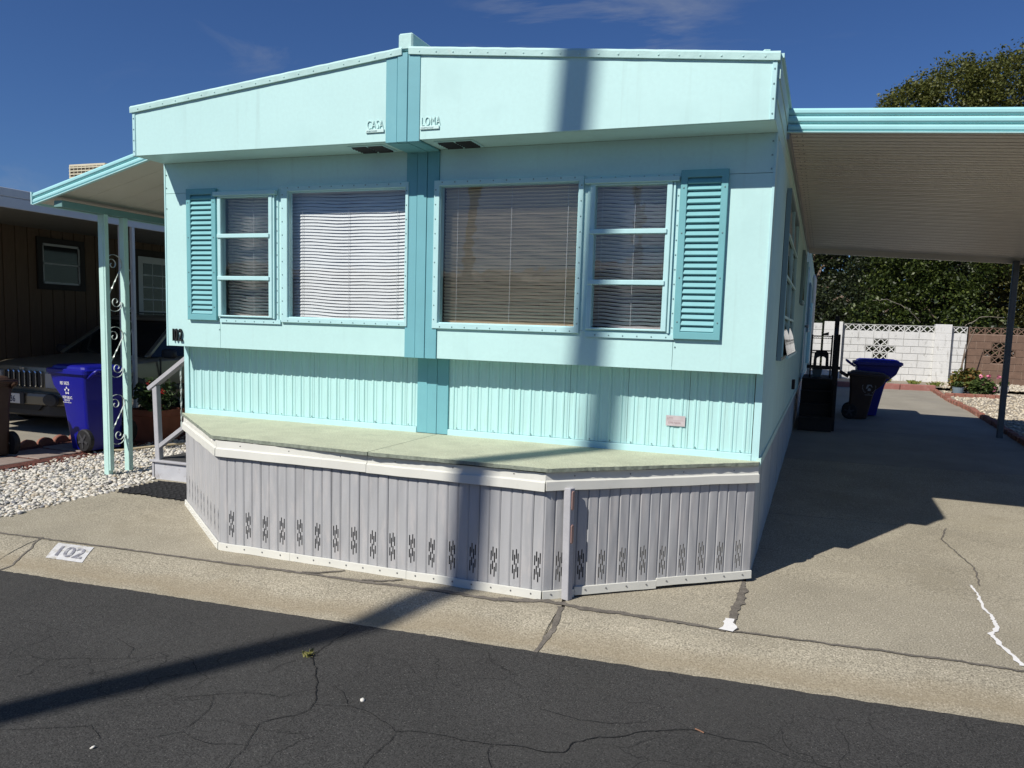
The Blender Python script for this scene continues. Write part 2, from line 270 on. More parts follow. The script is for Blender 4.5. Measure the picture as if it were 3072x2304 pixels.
def place(name, me, parent=None, mtx=None, kind=None, local=False):
    o = bpy.data.objects.new(name, me); COL.objects.link(o)
    if mtx is not None: o.matrix_world = mtx
    if parent is not None:
        o.parent = parent
        if not local: o.matrix_parent_inverse = world_inv(parent)
    if kind: o['kind'] = kind
    return o
WORLD = {}
def world_inv(p):
    m = Matrix.Identity(4); q = p
    while q is not None:
        m = (q.matrix_parent_inverse @ q.matrix_basis if q.parent else q.matrix_basis) @ m; q = q.parent
    return m.inverted()
def tag(o, label=None, cat=None, group=None, kind=None):
    if label: o['label'] = label
    if cat: o['category'] = cat
    if group: o['group'] = group
    if kind: o['kind'] = kind
    return o
def thing(name, label, cat, loc=(0, 0, 0), rz=0, group=None):
    o = bpy.data.objects.new(name, None); COL.objects.link(o); o.empty_display_size = .1
    o.location = loc; o.rotation_euler = (0, 0, rz); o.matrix_basis = Matrix.Translation(Vector(loc)) @ Matrix.Rotation(rz, 4, 'Z')
    return tag(o, label, cat, group)
def text_mb(txt, size, depth, mtx, narrow=1., spacing=1.0, bold=0.):
    cu = bpy.data.curves.new('lettering', 'FONT'); cu.body = txt; cu.size = size; cu.extrude = depth/2; cu.space_character = spacing; cu.offset = bold; cu.resolution_u = 3
    ob = bpy.data.objects.new('lettering_source', cu); COL.objects.link(ob)
    dg = bpy.context.evaluated_depsgraph_get(); me = bpy.data.meshes.new_from_object(ob.evaluated_get(dg))
    bpy.data.objects.remove(ob); bpy.data.curves.remove(cu)
    mb = MB(); mb.v = [tuple(mtx @ Vector((v.co.x*narrow, v.co.y, v.co.z))) for v in me.vertices]; mb.f = [tuple(p.vertices) for p in me.polygons]
    bpy.data.meshes.remove(me); return mb
def frame_mtx(o, xa, ya):
    xa = Vector(xa).normalized(); ya = Vector(ya); za = xa.cross(ya).normalized(); ya = za.cross(xa)
    return Matrix(((xa.x, ya.x, za.x, o[0]), (xa.y, ya.y, za.y, o[1]), (xa.z, ya.z, za.z, o[2]), (0, 0, 0, 1)))
def zg(y): return max(0., .02*(y-.3))
def pane(name, pts, mat, parent):
    me = bpy.data.meshes.new(name); me.from_pydata(pts, [], [(0, 1, 2, 3)]); me.materials.append(mat); return place(name, me, parent)
def np_mesh(name, V, F, mat, smooth=False):
    me = bpy.data.meshes.new(name); k = F.shape[1]
    me.vertices.add(len(V)); me.vertices.foreach_set('co', V.astype(np.float32).ravel())
    me.loops.add(F.size); me.loops.foreach_set('vertex_index', F.astype(np.int32).ravel())
    me.polygons.add(len(F)); me.polygons.foreach_set('loop_start', np.arange(0, F.size, k, dtype=np.int32))
    if smooth: me.polygons.foreach_set('use_smooth', np.ones(len(F), dtype=bool))
    me.update(calc_edges=True); me.validate(); me.materials.append(mat); return me
def ico(sub):
    bm = bmesh.new(); bmesh.ops.create_icosphere(bm, subdivisions=sub, radius=1); V = np.array([v.co[:] for v in bm.verts]); F = np.array([[v.index for v in f.verts] for f in bm.faces]); bm.free(); return V, F
def stones(name, pts, smin, smax, mat, flat=.6, sub=1, smooth=True):
    V0, F0 = ico(sub); n = len(pts); pts = np.array(pts)
    sz = rng.uniform(smin, smax, (n, 1))*np.array([[1, 1, 1]])*rng.uniform([.75, .75, flat*.8], [1.25, 1.25, flat*1.2], (n, 3))
    a = rng.uniform(0, 2*pi, n); tl = rng.uniform(-.5, .5, n)
    P = V0[None]*sz[:, None]*(1+rng.uniform(-.10, .10, (n, len(V0), 1)))
    c, s = np.cos(tl)[:, None], np.sin(tl)[:, None]; x, z = P[..., 0]*c-P[..., 2]*s, P[..., 0]*s+P[..., 2]*c; P[..., 0] = x; P[..., 2] = z
    c, s = np.cos(a)[:, None], np.sin(a)[:, None]; x, y = P[..., 0]*c-P[..., 1]*s, P[..., 0]*s+P[..., 1]*c; P[..., 0] = x; P[..., 1] = y
    P += pts[:, None]
    F = (F0[None]+(np.arange(n)*len(V0))[:, None, None]).reshape(-1, 3)
    return place(name, np_mesh(name, P.reshape(-1, 3), F, mat, smooth))
def leaves(name, C, size, mat, parent=None, kind=None, jit=.4, asp=.6):
    """C: n x 3 centres; each leaf a bent quad pair"""
    n = len(C); nv = rng.normal(size=(n, 3)); nv[:, 2] = np.abs(nv[:, 2])+.35; nv /= np.linalg.norm(nv, axis=1)[:, None]
    t = rng.normal(size=(n, 3)); t -= nv*(t*nv).sum(1)[:, None]; t /= np.linalg.norm(t, axis=1)[:, None]; b = np.cross(nv, t)
    s = size*rng.uniform(1-jit, 1+jit, (n, 1)); t = t*s; b = b*s*asp
    V = np.stack([C-t, C+b*.9-nv*s*.12, C+t-nv*s*.2, C-b*.9-nv*s*.12], 1).reshape(-1, 3)
    F = np.arange(n*4).reshape(n, 4)
    o = place(name, np_mesh(name, V, F, mat), parent, kind=kind); return o

# ------------------------------------------------------------------ ground, road, kerb, driveway
SL = .066
def yb(x): return -1.076+SL*x                       # back of the kerb
def struct(name, mb, mat, parent=None, **k):
    o = mb.build(name, mat, parent, **k); o['kind'] = 'structure'; return o
ys = [-600, -9, -8.2, -1.9, -1.2, -.8, .3, 3, 20, 45, 600]; zs = [-.1, -.1, -.2, -.2, -.16, -.06, -.03, .02, .36, .8, .8]
mb = MB(); xs = [-600, -60, -20, 0, 20, 60, 600]
vs = [(x, y+SL*max(-60, min(60, x)) if -10 < y < 0 else y, z) for y, z in zip(ys, zs) for x in xs]; nx = len(xs)
mb.add(vs, [(j*nx+i, j*nx+i+1, (j+1)*nx+i+1, (j+1)*nx+i) for j in range(len(ys)-1) for i in range(nx-1)])
struct('ground', mb, m_ground)
# road: one sheet, ragged along the kerb
mb = MB(); KD = .43
ex = sorted([-300, -100, -40]+[-6+i*.025 for i in range(int(16/.025))]+[20, 60, 150, 300])
top = []
for i, x in enumerate(ex):
    j = .010*noise.noise((x*9, 3, 0))+.008*noise.noise((x*31, 7, 0))+.012*noise.noise((x*2.2, 1, 0)); top.append((x, yb(x)-KD+j, -.09))
mb.add(top+[(x, yb(x)-7.4, -.09) for x in ex], [(i, i+1, len(ex)+i+1, len(ex)+i) for i in range(len(ex)-1)])
road = struct('road', mb, m_asphalt)
def strip(pts, wd, z, jit=.5, step=.03, seed=0, zf=None, wob=.012):
    """irregular flat strip along a polyline on the ground"""
    P = []
    for (a, b), (c, d) in zip(pts[:-1], pts[1:]):
        n = max(1, int(sqrt((c-a)**2+(d-b)**2)/step)); P += [(a+(c-a)*i/n, b+(d-b)*i/n) for i in range(n)]
    P.append(pts[-1]); L = []; R = []; m = len(P)
    for i, (x, y) in enumerate(P):
        a = P[max(i-1, 0)]; b = P[min(i+1, m-1)]; dx, dy = b[0]-a[0], b[1]-a[1]; ln = sqrt(dx*dx+dy*dy) or 1; nx_, ny_ = -dy/ln, dx/ln
        wv = wd(i/(m-1)) if callable(wd) else wd
        e1 = wv/2*(1+jit*noise.noise((i*.43, seed, 1.3))*1.6); e2 = wv/2*(1+jit*noise.noise((i*.47, seed, 8.1))*1.6); o = wob*noise.noise((i*.25, seed*1.7, 5))+wob*.6*noise.noise((i*.9, seed*1.7, 9))
        x += nx_*o; y += ny_*o
        q0 = (x+nx_*e1, y+ny_*e1); q1 = (x-nx_*e2, y-ny_*e2)
        L.append((*q0, zf(*q0)+z if zf else z)); R.append((*q1, zf(*q1)+z if zf else z))
    return MB().add(L+R, [(i, i+1, m+i+1, m+i) for i in range(m-1)])
CR = [[(2.66, -1.36), (2.66, -1.53), (2.66, -1.66), (2.67, -1.79), (2.76, -1.89), (2.84, -1.99), (2.92, -2.11), (2.96, -2.16), (3.0, -2.26), (2.97, -2.34), (2.9, -2.4), (2.88, -2.45), (2.91, -2.53), (2.95, -2.61)], [(2.63, -1.85), (2.6, -1.95), (2.59, -2.03)], [(2.9, -2.08), (2.86, -2.14), (2.81, -2.22), (2.68, -2.23), (2.57, -2.29), (2.48, -2.35), (2.41, -2.4), (2.4, -2.5)], [(2.99, -2.21), (3.13, -2.17), (3.25, -2.18), (3.35, -2.23), (3.43, -2.28)], [(3.43, -2.28), (3.45, -2.37), (3.44, -2.47), (3.45, -2.56)], [(2.08, -2.05), (2.17, -2.07), (2.29, -2.16), (2.38, -2.2), (2.39, -2.3), (2.36, -2.35)], [(1.87, -2.4), (1.9, -2.32), (1.94, -2.25), (1.95, -2.18), (2.05, -2.05)], [(1.32, -2.43), (1.42, -2.35), (1.55, -2.36), (1.64, -2.29), (1.88, -2.19)], [(1.55, -2.6), (1.61, -2.5), (1.55, -2.36)], [(2.53, -2.33), (2.6, -2.42), (2.62, -2.52), (2.64, -2.63), (2.56, -2.72)], [(1.97, -2.91), (2.1, -2.83), (2.27, -2.74), (2.39, -2.8)], [(3.13, -2.17), (3.04, -2.06), (2.96, -2.02)],
  [(3.43, -2.28), (3.51, -2.24), (3.62, -2.23), (3.74, -2.23), (3.85, -2.21), (3.94, -2.18), (4.07, -2.18), (4.12, -2.16), (4.14, -2.07), (4.22, -1.98), (4.3, -1.95), (4.37, -1.87), (4.42, -1.84), (4.57, -1.76), (4.62, -1.76), (4.71, -1.78), (4.82, -1.76), (4.87, -1.77), (4.97, -1.82)], [(3.84, -2.22), (3.84, -2.27), (3.9, -2.37)], [(3.91, -1.85), (4.02, -1.86), (4.11, -1.88), (4.29, -1.83), (4.38, -1.77)],
  [(2.95, -2.61), (2.99, -2.8), (3.08, -2.95)], [(2.29, -2.16), (2.18, -2.3), (2.2, -2.42), (2.1, -2.55)], [(2.64, -2.63), (2.78, -2.66), (2.95, -2.61)], [(1.88, -2.19), (1.8, -2.08), (1.62, -2.02)], [(3.45, -2.56), (3.55, -2.66), (3.7, -2.72)], [(4.97, -1.82), (5.2, -1.86), (5.5, -1.8)]]
for i, c in enumerate(CR):
    wd = .0045 if i in (0, 12) else .0028
    strip(c, (lambda t, w0=wd: w0*(.55+.45*sin(pi*min(1, max(0, t))))), -.086, .7, .015, i+1, wob=.010).build('crack', m_crack, road)
# kerb sections
KP = [(0, 0), (.03, -.001), (.10, -.010), (.20, -.034), (.30, -.064), (.38, -.086), (.46, -.097), (.58, -.10)]
def zk(d):
    for (a, b), (c, e) in zip(KP[:-1], KP[1:]):
        if d <= c: return b+(e-b)*max(0, d-a)/(c-a)
    return -.1
def zk_at(x, y): return zk((yb(x)-y)/sqrt(1+SL*SL)*1.0) if y < yb(x) else zg(y)
def mat_kerb():
    m = m_conc.copy(); m.name = 'kerb concrete'; t = m.node_tree; n = t.nodes; l = t.links; b = n['Principled BSDF']
    src = b.inputs['Base Color'].links[0].from_socket
    g = n.new('ShaderNodeTexCoord'); sp = n.new('ShaderNodeSeparateXYZ'); l.new(g.outputs['Object'], sp.inputs[0])
    nz = n.new('ShaderNodeTexNoise'); nz.inputs['Scale'].default_value = 3; nz.inputs['Detail'].default_value = 6; l.new(g.outputs['Object'], nz.inputs['Vector'])
    ma = n.new('ShaderNodeMath'); ma.operation = 'MULTIPLY_ADD'; ma.inputs[1].default_value = .22; l.new(nz.outputs[0], ma.inputs[0]); l.new(sp.outputs[1], ma.inputs[2])
    rp = n.new('ShaderNodeValToRGB'); e = rp.color_ramp.elements
    e[0].position = 0; e[0].color = (0, 0, 0, 1); e[1].position = 1; e[1].color = (0, 0, 0, 1)
    mrg = n.new('ShaderNodeMapRange'); mrg.inputs[1].default_value = -.45; mrg.inputs[2].default_value = .15; l.new(ma.outputs[0], mrg.inputs[0]); l.new(mrg.outputs[0], rp.inputs[0])
    for p, v in ((.22, .15), (.36, .85), (.50, .55), (.62, .0)): el = e.new(p); el.color = (v, v, v, 1)
    mxx = n.new('ShaderNodeMixRGB'); mxx.inputs['Color2'].default_value = (.25, .205, .135, 1)
    mu_ = n.new('ShaderNodeMath'); mu_.operation = 'MULTIPLY'; mu_.inputs[1].default_value = .75; l.new(rp.outputs[0], mu_.inputs[0]); l.new(mu_.outputs[0], mxx.inputs['Fac']); l.new(src, mxx.inputs['Color1']); l.new(mxx.outputs[0], b.inputs['Base Color'])
    return m
m_kerb = mat_kerb()
ang = math.atan(SL)
kerb = thing('kerb', None, None, (0, yb(0), 0), ang); kerb['kind'] = 'structure'
kx = [-60, -22, -11.4, -7.6, -3.85, -.10, 3.69, 7.45, 11.2, 15, 30, 60]
for a, b_ in zip(kx[:-1], kx[1:]):
    mb = MB(); nn = 24 if b_-a < 5 else 2; rows = []
    for i in range(nn+1):
        x = a+.006+(b_-a-.012)*i/nn; bend = .02 if abs(a) < 0 else 0
        ring = [(x-.02*sin(d*5) if i == 0 else (x-.02*sin(d*5) if i == nn else x), -d, z+.0015*noise.noise((x*2, d*6, 1))) for d, z in KP]+[(x, -.58, -.3), (x, 0, -.3)]
        rows.append(ring)
    mb.loft(rows); o = place('kerb_section', mb.mesh('kerb_section', m_kerb), kerb, local=True)
    for p in o.data.polygons: p.use_smooth = False
# driveway and apron slabs
drive = thing('driveway', None, None, (4.6, -.7, 0)); drive['kind'] = 'structure'
def slab(poly, mat=m_conc, name='slab', parent=None, dz=0., nsub=1):
    mb = MB(); n = len(poly)
    vs = [(x, y, zg(y)+dz) for x, y in poly]+[(x, y, zg(y)-.12) for x, y in poly]
    mb.add(vs, [tuple(range(n)), tuple(range(2*n-1, n-1, -1))]+[(i, n+i, n+(i+1) % n, (i+1) % n) for i in range(n)])
    return mb.build(name, mat, parent or drive)
g = .007
def kl(x, o=.008): return (x, yb(x)+o)
slab([kl(-4.5), kl(-2.4), kl(-.15), kl(3.68), (3.60, -.55), (3.6, .9), (-1.0, .9), (-.97, .17), (-.90, -.80), (-4.5, -.98)])
slab([kl(3.70), kl(4.60), (4.60, .3), (4.60, .9), (3.62, .9), (3.62, -.53)])
tj = [.3, 2.22, 5.2, 8.2, 11.2, 14.1, 17.0]
slab([kl(4.62), kl(7.72), (7.72, .3), (7.72, 2.3-g), (4.62, 2.14-g), (4.62, .3)])
py = 2.22
for yv in (5.2, 8.2, 11.2, 14.1, 16.7):
    slab([(4.62, py-.08+g), (7.72, py+.08+g), (7.72, yv+.08-g), (4.62, yv-.08-g)], m_conc if yv < 6 else m_conc2); py = yv
# under-slab filler showing in the joints
fil = MB(); rows = [(-1.0, None), (.3, 0), (17, 0)]
fil.add([(-1.0, yb(-1)+.02, -.012), (7.7, yb(7.7)+.02, -.012), (7.7, .3, -.012), (-1.0, .3, -.012), (7.7, 16.6, zg(16.6)-.012), (4.6, 16.6, zg(16.6)-.012), (4.6, .3, -.012)], [(0, 1, 2, 6, 3), (6, 2, 4, 5)])
fil.build('joint_filler', m_patch, drive)
# crack filler smears, paint marks
def drv(x, y): return zk_at(x, y)
for i, (pts, wv, mt, z, nm) in enumerate([
  ([(-.6, yb(-.6)), (.5, yb(.5)+.01), (1.4, yb(1.4)), (2.0, yb(2.)+.01), (2.45, yb(2.45)), (2.9, yb(2.9)+.02), (3.3, yb(3.3)-.005)], lambda t: .022+.035*max(0, t-.4), m_patch, .004, 'filler_seam'),
  ([(3.3, yb(3.3)), (3.55, -.76), (3.68, -.76), (3.79, -.79), (4.07, -.765), (4.3, -.765), (4.47, -.76), (4.6, -.78)], lambda t: .055-.02*t, m_patch, .0045, 'filler_seam'),
  ([(4.6, -.775), (4.78, -.755), (5.2, -.735), (5.6, -.71), (6.02, -.69)], lambda t: .022, m_patch, .005, 'filler_seam'),
  ([(4.60, .15), (4.625, -.05), (4.62, -.3), (4.61, -.45), (4.62, -.62), (4.63, -.75)], lambda t: .03+.06*t*(1.2-t), m_patch, .0055, 'filler_seam'),
  ([(2.2, -.78), (2.1, -.88), (1.98, -.93)], .02, m_patch, .006, 'filler_seam'),
  ([(2.62, -.78), (2.52, -.86), (2.40, -.9)], .02, m_patch, .006, 'filler_seam'),
  ([(3.66, -.81), (3.70, -.93), (3.71, -1.05), (3.68, -1.30)], .03, m_patch, .004, 'filler_seam'),
  ([(-.13, -1.05), (-.02, -1.23), (.06, -1.42), (.04, -1.5)], .014, m_patch, .004, 'filler_seam'),
  ([(6.0, .70), (6.01, .51), (6.0, .25), (6.02, .12), (6.01, -.05), (5.96, -.21), (5.98, -.36), (6.0, -.46), (6.02, -.63)], lambda t: .012+.016*t, m_wpaint2, .005, 'caulk_line'),
  ([(6.05, 2.24), (5.97, 1.84), (6.05, 1.36), (6.09, 1.12), (6.05, .72)], .010, m_patch, .004, 'filler_seam'),
  ([(4.60, -.60), (4.61, -.70), (4.60, -.79)], lambda t: .05+.025*t, m_wpaint2, .0095, 'paint_patch')]):
    strip(pts, wv, z, .55 if nm != 'paint_patch' else .3, .02, 40+i, zf=drv, wob=.012).build(nm, mt, drive)
# stencilled house number on the kerb
def kerbpt(u, d, dz): x = u-.066*0; return (x+d*.066, yb(x)-d, zk(d)+dz)
mb = MB(); NU, ND = 10, 8; U0, U1, D0, D1 = .09, .395, .035, .23
mb.add([kerbpt(U0+(U1-U0)*i/NU+.5*(D0+(D1-D0)*j/ND-D0)+.004*noise.noise((i, j, 3)), D0+(D1-D0)*j/ND+.004*noise.noise((i, j, 9)), .004) for j in range(ND+1) for i in range(NU+1)], [(j*(NU+1)+i, j*(NU+1)+i+1, (j+1)*(NU+1)+i+1, (j+1)*(NU+1)+i) for j in range(ND) for i in range(NU)])
mb.build('painted_panel', m_wpaint, kerb)
tm = text_mb('102', .165, 0, Matrix.Identity(4), narrow=1.02, bold=.004)
tm.v = [kerbpt(U0+.025+x+.5*(D1-.035-y-D0), D1-.035-y, .0075) for x, y, z in tm.v]
tm.build('stencilled_number', m_stencil, kerb)
# grass tuft and litter on the road
m_grass = mat_ramp('weed', ((0, (.10, .13, .02)), (1, (.22, .20, .06)), (.5, (.14, .17, .03))), .7)
def tuft(name, c, n, h, sp, mat=None):
    V = []; F = []
    for i in range(n):
        a = random.uniform(0, 2*pi); r = random.uniform(0, sp); x, y = c[0]+r*cos(a), c[1]+r*sin(a); l_ = h*random.uniform(.5, 1.2); b = random.uniform(0, 2*pi); w_ = .0035
        k = len(V); V += [(x-w_*sin(b), y+w_*cos(b), c[2]), (x+w_*sin(b), y-w_*cos(b), c[2]), (x+cos(b)*l_*.45+w_*.6*sin(b), y+sin(b)*l_*.45, c[2]+l_*.75), (x+cos(b)*l_, y+sin(b)*l_, c[2]+l_*.85)]; F += [(k, k+1, k+2, k+3)]
    return MB().add(V, F).build(name, mat or m_grass)
tag(tuft('weed_tuft', (2.655, -1.80, -.09), 40, .032, .022, mat_ramp('yellow weed', ((0, (.20, .19, .06)), (1, (.30, .26, .10)), (.5, (.16, .17, .05))), .7)), 'small yellowish weed tuft growing from the crack in the road', 'weed')
tag(tuft('weed_tuft', (4.16, -.10, 0), 50, .06, .05), 'dry weed tuft at the foot of the grey skirting', 'weed')
for (x, y, s_, lb) in ((3.16, -2.1, .010, 'small grey pebble lying on the road'), (2.42, -2.86, .009, 'tiny white stone lying on the asphalt near the picture bottom')):
    tag(stones('pebble', [(x, y, -.085)], s_, s_*1.1, m_peb), lb, 'pebble')
mb = MB().ribbon([(4.585, -1.755, -.083), (4.60, -1.765, -.081), (4.625, -1.775, -.083)], .004, .003, (0, 0, 1)); tag(mb.build('twig', M('dry twig', (.30, .16, .10), .8)), 'short brown twig lying on the road crack', 'twig')

# gravel bed on the left
gb = thing('gravel_bed', None, None, (-1.8, .5, 0)); gb['kind'] = 'structure'
def gx(y): return -.945-.045*y if y < .9 else -.2
MB().add([(-4.6, -1.2, -.02), (-.92, -.8, -.02), (-1.0, .9, -.015), (-.1, .9, -.015), (-.1, 4.2, .05), (-4.6, 4.2, .05)], [(0, 1, 2, 3, 4, 5)]).build('gravel_base', M('gravel base', (.25, .23, .20), .95, .3, 30), gb)
pts = []
c = .027
y = -.95
while y < 3.6:
    x = -2.62+.06*noise.noise((0, y*2, 3))
    while x < gx(y)-.01:
        if y > -.80+.25*(x+.9)*0 or x < -1.2:
            if not (x > -1.02 and y > .80): pts.append((x+random.uniform(-.4, .4)*c, y+random.uniform(-.4, .4)*c, zg(y)+random.uniform(-.012, .008)))
        x += c
    y += c*(1 if y < 1.6 else 1.25)
# loose stones along the edge of the concrete
for i in range(60):
    y = random.uniform(-.75, .8); pts.append((gx(y)+abs(random.gauss(0, .03)), y, .006))
o = stones('pebbles', pts, .010, .027, m_peb, .62); o.parent = gb; o.matrix_parent_inverse = world_inv(gb); o['kind'] = 'stuff'
# lava mulch strip with stepping slabs
lb = thing('mulch_bed', None, None, (-3.1, 1.5, 0)); lb['kind'] = 'structure'
MB().add([(-3.62, -1.0, .0), (-2.6, -1.0, .0), (-2.6, 4, .075), (-3.62, 4, .075)], [(0, 1, 2, 3)]).build('mulch_base', m_soil2, lb)
pts = [(random.uniform(-3.5, -2.45), random.uniform(-.6, 3.4), 0) for i in range(2600)]
pts = [(x, y, zg(y)+.008) for x, y, z in pts if not (-3.35 < x < -2.75 and .5 < y < 1.9 and random.random() < .9)]
o = stones('lava_chips', pts, .008, .02, m_lava, .8, sub=1, smooth=False); o.parent = lb; o.matrix_parent_inverse = world_inv(lb); o['kind'] = 'stuff'
for (x, y) in ((-3.05, .72), (-3.05, 1.22), (-3.05, 1.72)):
    MB().box(x-.29, x+.29, y-.23, y+.23, zg(y)-.02, zg(y)+.024).build('stepping_slab', M('stepping slab', (.26, .21, .18), .9, .15, 20, bump=.4), lb, bevel=.006)
m_terra = M('terracotta edging', (.26, .11, .075), .85, .2, 20, bump=.5, bscale=60)
for i in range(14):        # scalloped edging tiles
    y = .2+i*.21; a = .05*sin(i*3.1)
    mb = MB(); prof = [(-.1, 0), (.1, 0), (.1, .045), (.075, .075), (.04, .092), (0, .10), (-.04, .092), (-.075, .075), (-.1, .045)]
    mb.prism(prof, lambda u, v: (-3.56+a*.3, y+u*.97, zg(y)+v), lambda u, v: (-3.50+a*.3, y+u*.97, zg(y)+v)); mb.build('edging_tile', m_terra, lb, bevel=.008)
# neighbour's concrete drive
nd_ = thing('neighbour_driveway', None, None, (-5, 2, 0)); nd_['kind'] = 'structure'
slab([(-6.6, yb(-6.6)+.01), (-3.62, yb(-3.62)+.01), (-3.62, .3), (-3.62, 1.6-g), (-6.6, 1.6-g), (-6.6, .3)], m_conc, parent=nd_)
slab([(-6.6, 1.6+g), (-3.62, 1.6+g), (-3.62, 10), (-6.6, 10)], m_conc2, parent=nd_)

# ------------------------------------------------------------------ the mobile home
W, ZB, ZS, OV, RC, ZD, LEN = 4.65, 1.357, 2.79, .30, .203, .79, 17.0
TX0, TX1 = 2.181, 2.432
def zr(x): return 3.146+.098*min(x, W-x)
home = thing('mobile_home', 'pale aqua mobile home with teal shutters and trim and number 102', 'mobile home', (W/2, 6, 0))
def rivets(name, pts, nrm, r, mat, parent):
    mb = MB(); nrm = Vector(nrm).normalized(); a = nrm.cross(Vector((.3, .5, .81))).normalized(); b = nrm.cross(a)
    for p in pts:
        p = Vector(p); k = [p+(a*cos(j*pi/3)+b*sin(j*pi/3))*r for j in range(6)]; t = [p+(a*cos(j*pi/3)+b*sin(j*pi/3))*r*.55+nrm*r*.7 for j in range(6)]
        mb.add(k+t, [(j, (j+1) % 6, 6+(j+1) % 6, 6+j) for j in range(6)]+[(6, 7, 8, 9, 10, 11)])
    return mb.build(name, mat, parent, kind='stuff')
def lin(a, b, n): return [a+(b-a)*(i+.5)/n for i in range(n)]
# front fascia
for (x0, x1) in ((.022, TX0-.002), (TX1+.002, W-.022)):
    MB().prism([(x0, ZS), (x1, ZS), (x1, zr(x1)-.02), (x0, zr(x0)-.02)], lambda u, v: (u, -OV, v), lambda u, v: (u, -OV+.02, v)).build('fascia_panel', m_aqua, home)
for (x0, x1) in ((0, .028), (W-.028, W)):
    MB().prism([(x0, ZS-.004), (x1, ZS-.004), (x1, zr(x1)-.02), (x0, zr(x0)-.02)], lambda u, v: (u, -OV-.006, v), lambda u, v: (u, -OV+.02, v)).build('corner_trim', m_aquat, home, bevel=.003)
    xm = (x0+x1)/2; rivets('rivets', [(xm, -OV-.006, z) for z in (2.82, 2.90, 2.98, 3.06)], (0, -1, 0), .006, m_rivet, home)
# roof edge trim, lumpy with coating
for s_, xa, xb in ((-1, -.012, 2.30), (1, 2.35, W+.012)):
    mb = MB(); rings = []; n = 70
    for i in range(n+1):
        x = xa+(xb-xa)*i/n; z = zr(min(max(x, 0), W)); q = .002*noise.noise((x*9, 1, s_)); q2 = .0025*noise.noise((x*13, 5, s_))
        rings.append([(x, -OV-.016+q, z-.045), (x, -OV-.018+q, z-.008+q2), (x, -OV-.008, z+.005+q2), (x, -OV+.04, z+.006+q2), (x, -OV+.04, z-.045)])
    mb.loft(rings).build('roof_edge_trim', m_roof, home, smooth=False)
    rivets('rivets', [(x, -OV-.016, zr(x)-.027) for x in lin(xa+.02, xb-.02, 19)], (0, -1, 0), .007, m_roof, home)
# pilaster: three boards, in four runs (fascia, soffit, wall, lower wall)
bw = [(TX0, TX0+.083), (TX0+.086, TX0+.160), (TX0+.163, TX1)]
for i, (a, b_) in enumerate(bw):
    pr = .009 if i == 1 else .005
    MB().prism([(a, ZS-.012), (b_, ZS-.012), (b_, zr(b_)-.03), (a, zr(a)-.03)], lambda u, v: (u, -OV-pr, v), lambda u, v: (u, -OV+.02, v)).build('pilaster_board', m_teal, home, bevel=.002)
    MB().box(a, b_, -OV+.021, -.011, ZS-.012-pr*.5, ZS-.002).build('pilaster_board', m_teal, home, bevel=.002)
    MB().box(a, b_, -.006-pr, .04, ZB-.004, ZS-.013).build('pilaster_board', m_teal, home, bevel=.002)
    MB().box(a+.01, b_+.012, RC-.022-pr, RC+.02, ZD+.002, ZB-.006).build('pilaster_board', m_teal, home, bevel=.002)
# soffit with vents
for (x0, x1) in ((0, TX0-.002), (TX1+.002, W)):
    MB().box(x0, x1, -OV+.022, -.001, ZS-.001, ZS+.012).build('soffit', m_aqua, home)
for (x0, x1) in ((1.86, 2.10), (2.52, 2.76)):
    v = MB().box(x0-.02, x1+.02, -.235, -.035, ZS-.006, ZS-.002).build('soffit_vent', m_aquat, home, bevel=.001)
    for k, (a, b_) in enumerate(((x0, (x0+x1)/2-.008), ((x0+x1)/2+.008, x1))):
        for j in range(5):
            yy = -.215+j*.033; MB().prism([(yy, ZS-.0065), (yy+.022, ZS-.0065), (yy+.026, ZS-.016)], lambda u, vv: (a, u, vv), lambda u, vv: (b_, u, vv)).build('louvre', m_black, v)
# front wall panels
for (x0, x1, z0, z1) in ((0, .535, ZB, 2.556), (0, TX0-.002, 2.559, ZS-.002), (.538, TX0-.002, ZB, 1.586), (1.08, 1.14, 1.588, 2.557),
                         (TX1+.002, W, 2.559, ZS-.002), (TX1+.002, 4.095, ZB, 1.586), (4.098, W, ZB, 2.556), (3.465, 3.515, 1.588, 2.557)):
    MB().box(x0, x1, 0, .04, z0, z1).build('wall_panel', m_aqua, home)
MB().box(TX0-.01, TX1+.01, .041, .06, ZB, ZS).build('backing_board', m_aqua, home)
MB().box(0, W, .002, RC+.02, ZB+.004, ZB+.02).build('wall_underside', m_aquat, home)
rivets('rivets', [(.02, -.001, z) for z in (2.44, 2.60, 2.70)]+[(W-.02, -.001, z) for z in (2.58, 2.66, 2.74)]+[(4.11, -.001, 1.50), (.53, -.001, 1.50)], (0, -1, 0), .006, m_rivet, home)
for x in (0.0, W): MB().box(x-.002 if x == 0 else x-.010, x+.010 if x == 0 else x+.004, -.004, .05, ZB-.002, ZS-.002).build('corner_trim', m_aquat, home)
def ring(mb, o, i, y0, y1):
    (x0, x1, z0, z1), (a0, a1, c0, c1) = o, i
    for p in ([(x0, z0), (x1, z0), (a1, c0), (a0, c0)], [(x1, z0), (x1, z1), (a1, c1), (a1, c0)], [(x1, z1), (x0, z1), (a0, c1), (a1, c1)], [(x0, z1), (x0, z0), (a0, c0), (a0, c1)]):
        mb.prism(p, lambda u, v: (u, y0, v), lambda u, v: (u, y1, v))
    return mb
def perim(o, inset, y, dx):
    x0, x1, z0, z1 = o; x0 += inset; x1 -= inset; z0 += inset; z1 -= inset
    nx_, nz_ = max(2, int((x1-x0)/dx)), max(2, int((z1-z0)/dx))
    return [(x, y, z) for x in lin(x0, x1, nx_) for z in (z0, z1)]+[(x, y, z) for z in lin(z0, z1, nz_) for x in (x0, x1)]
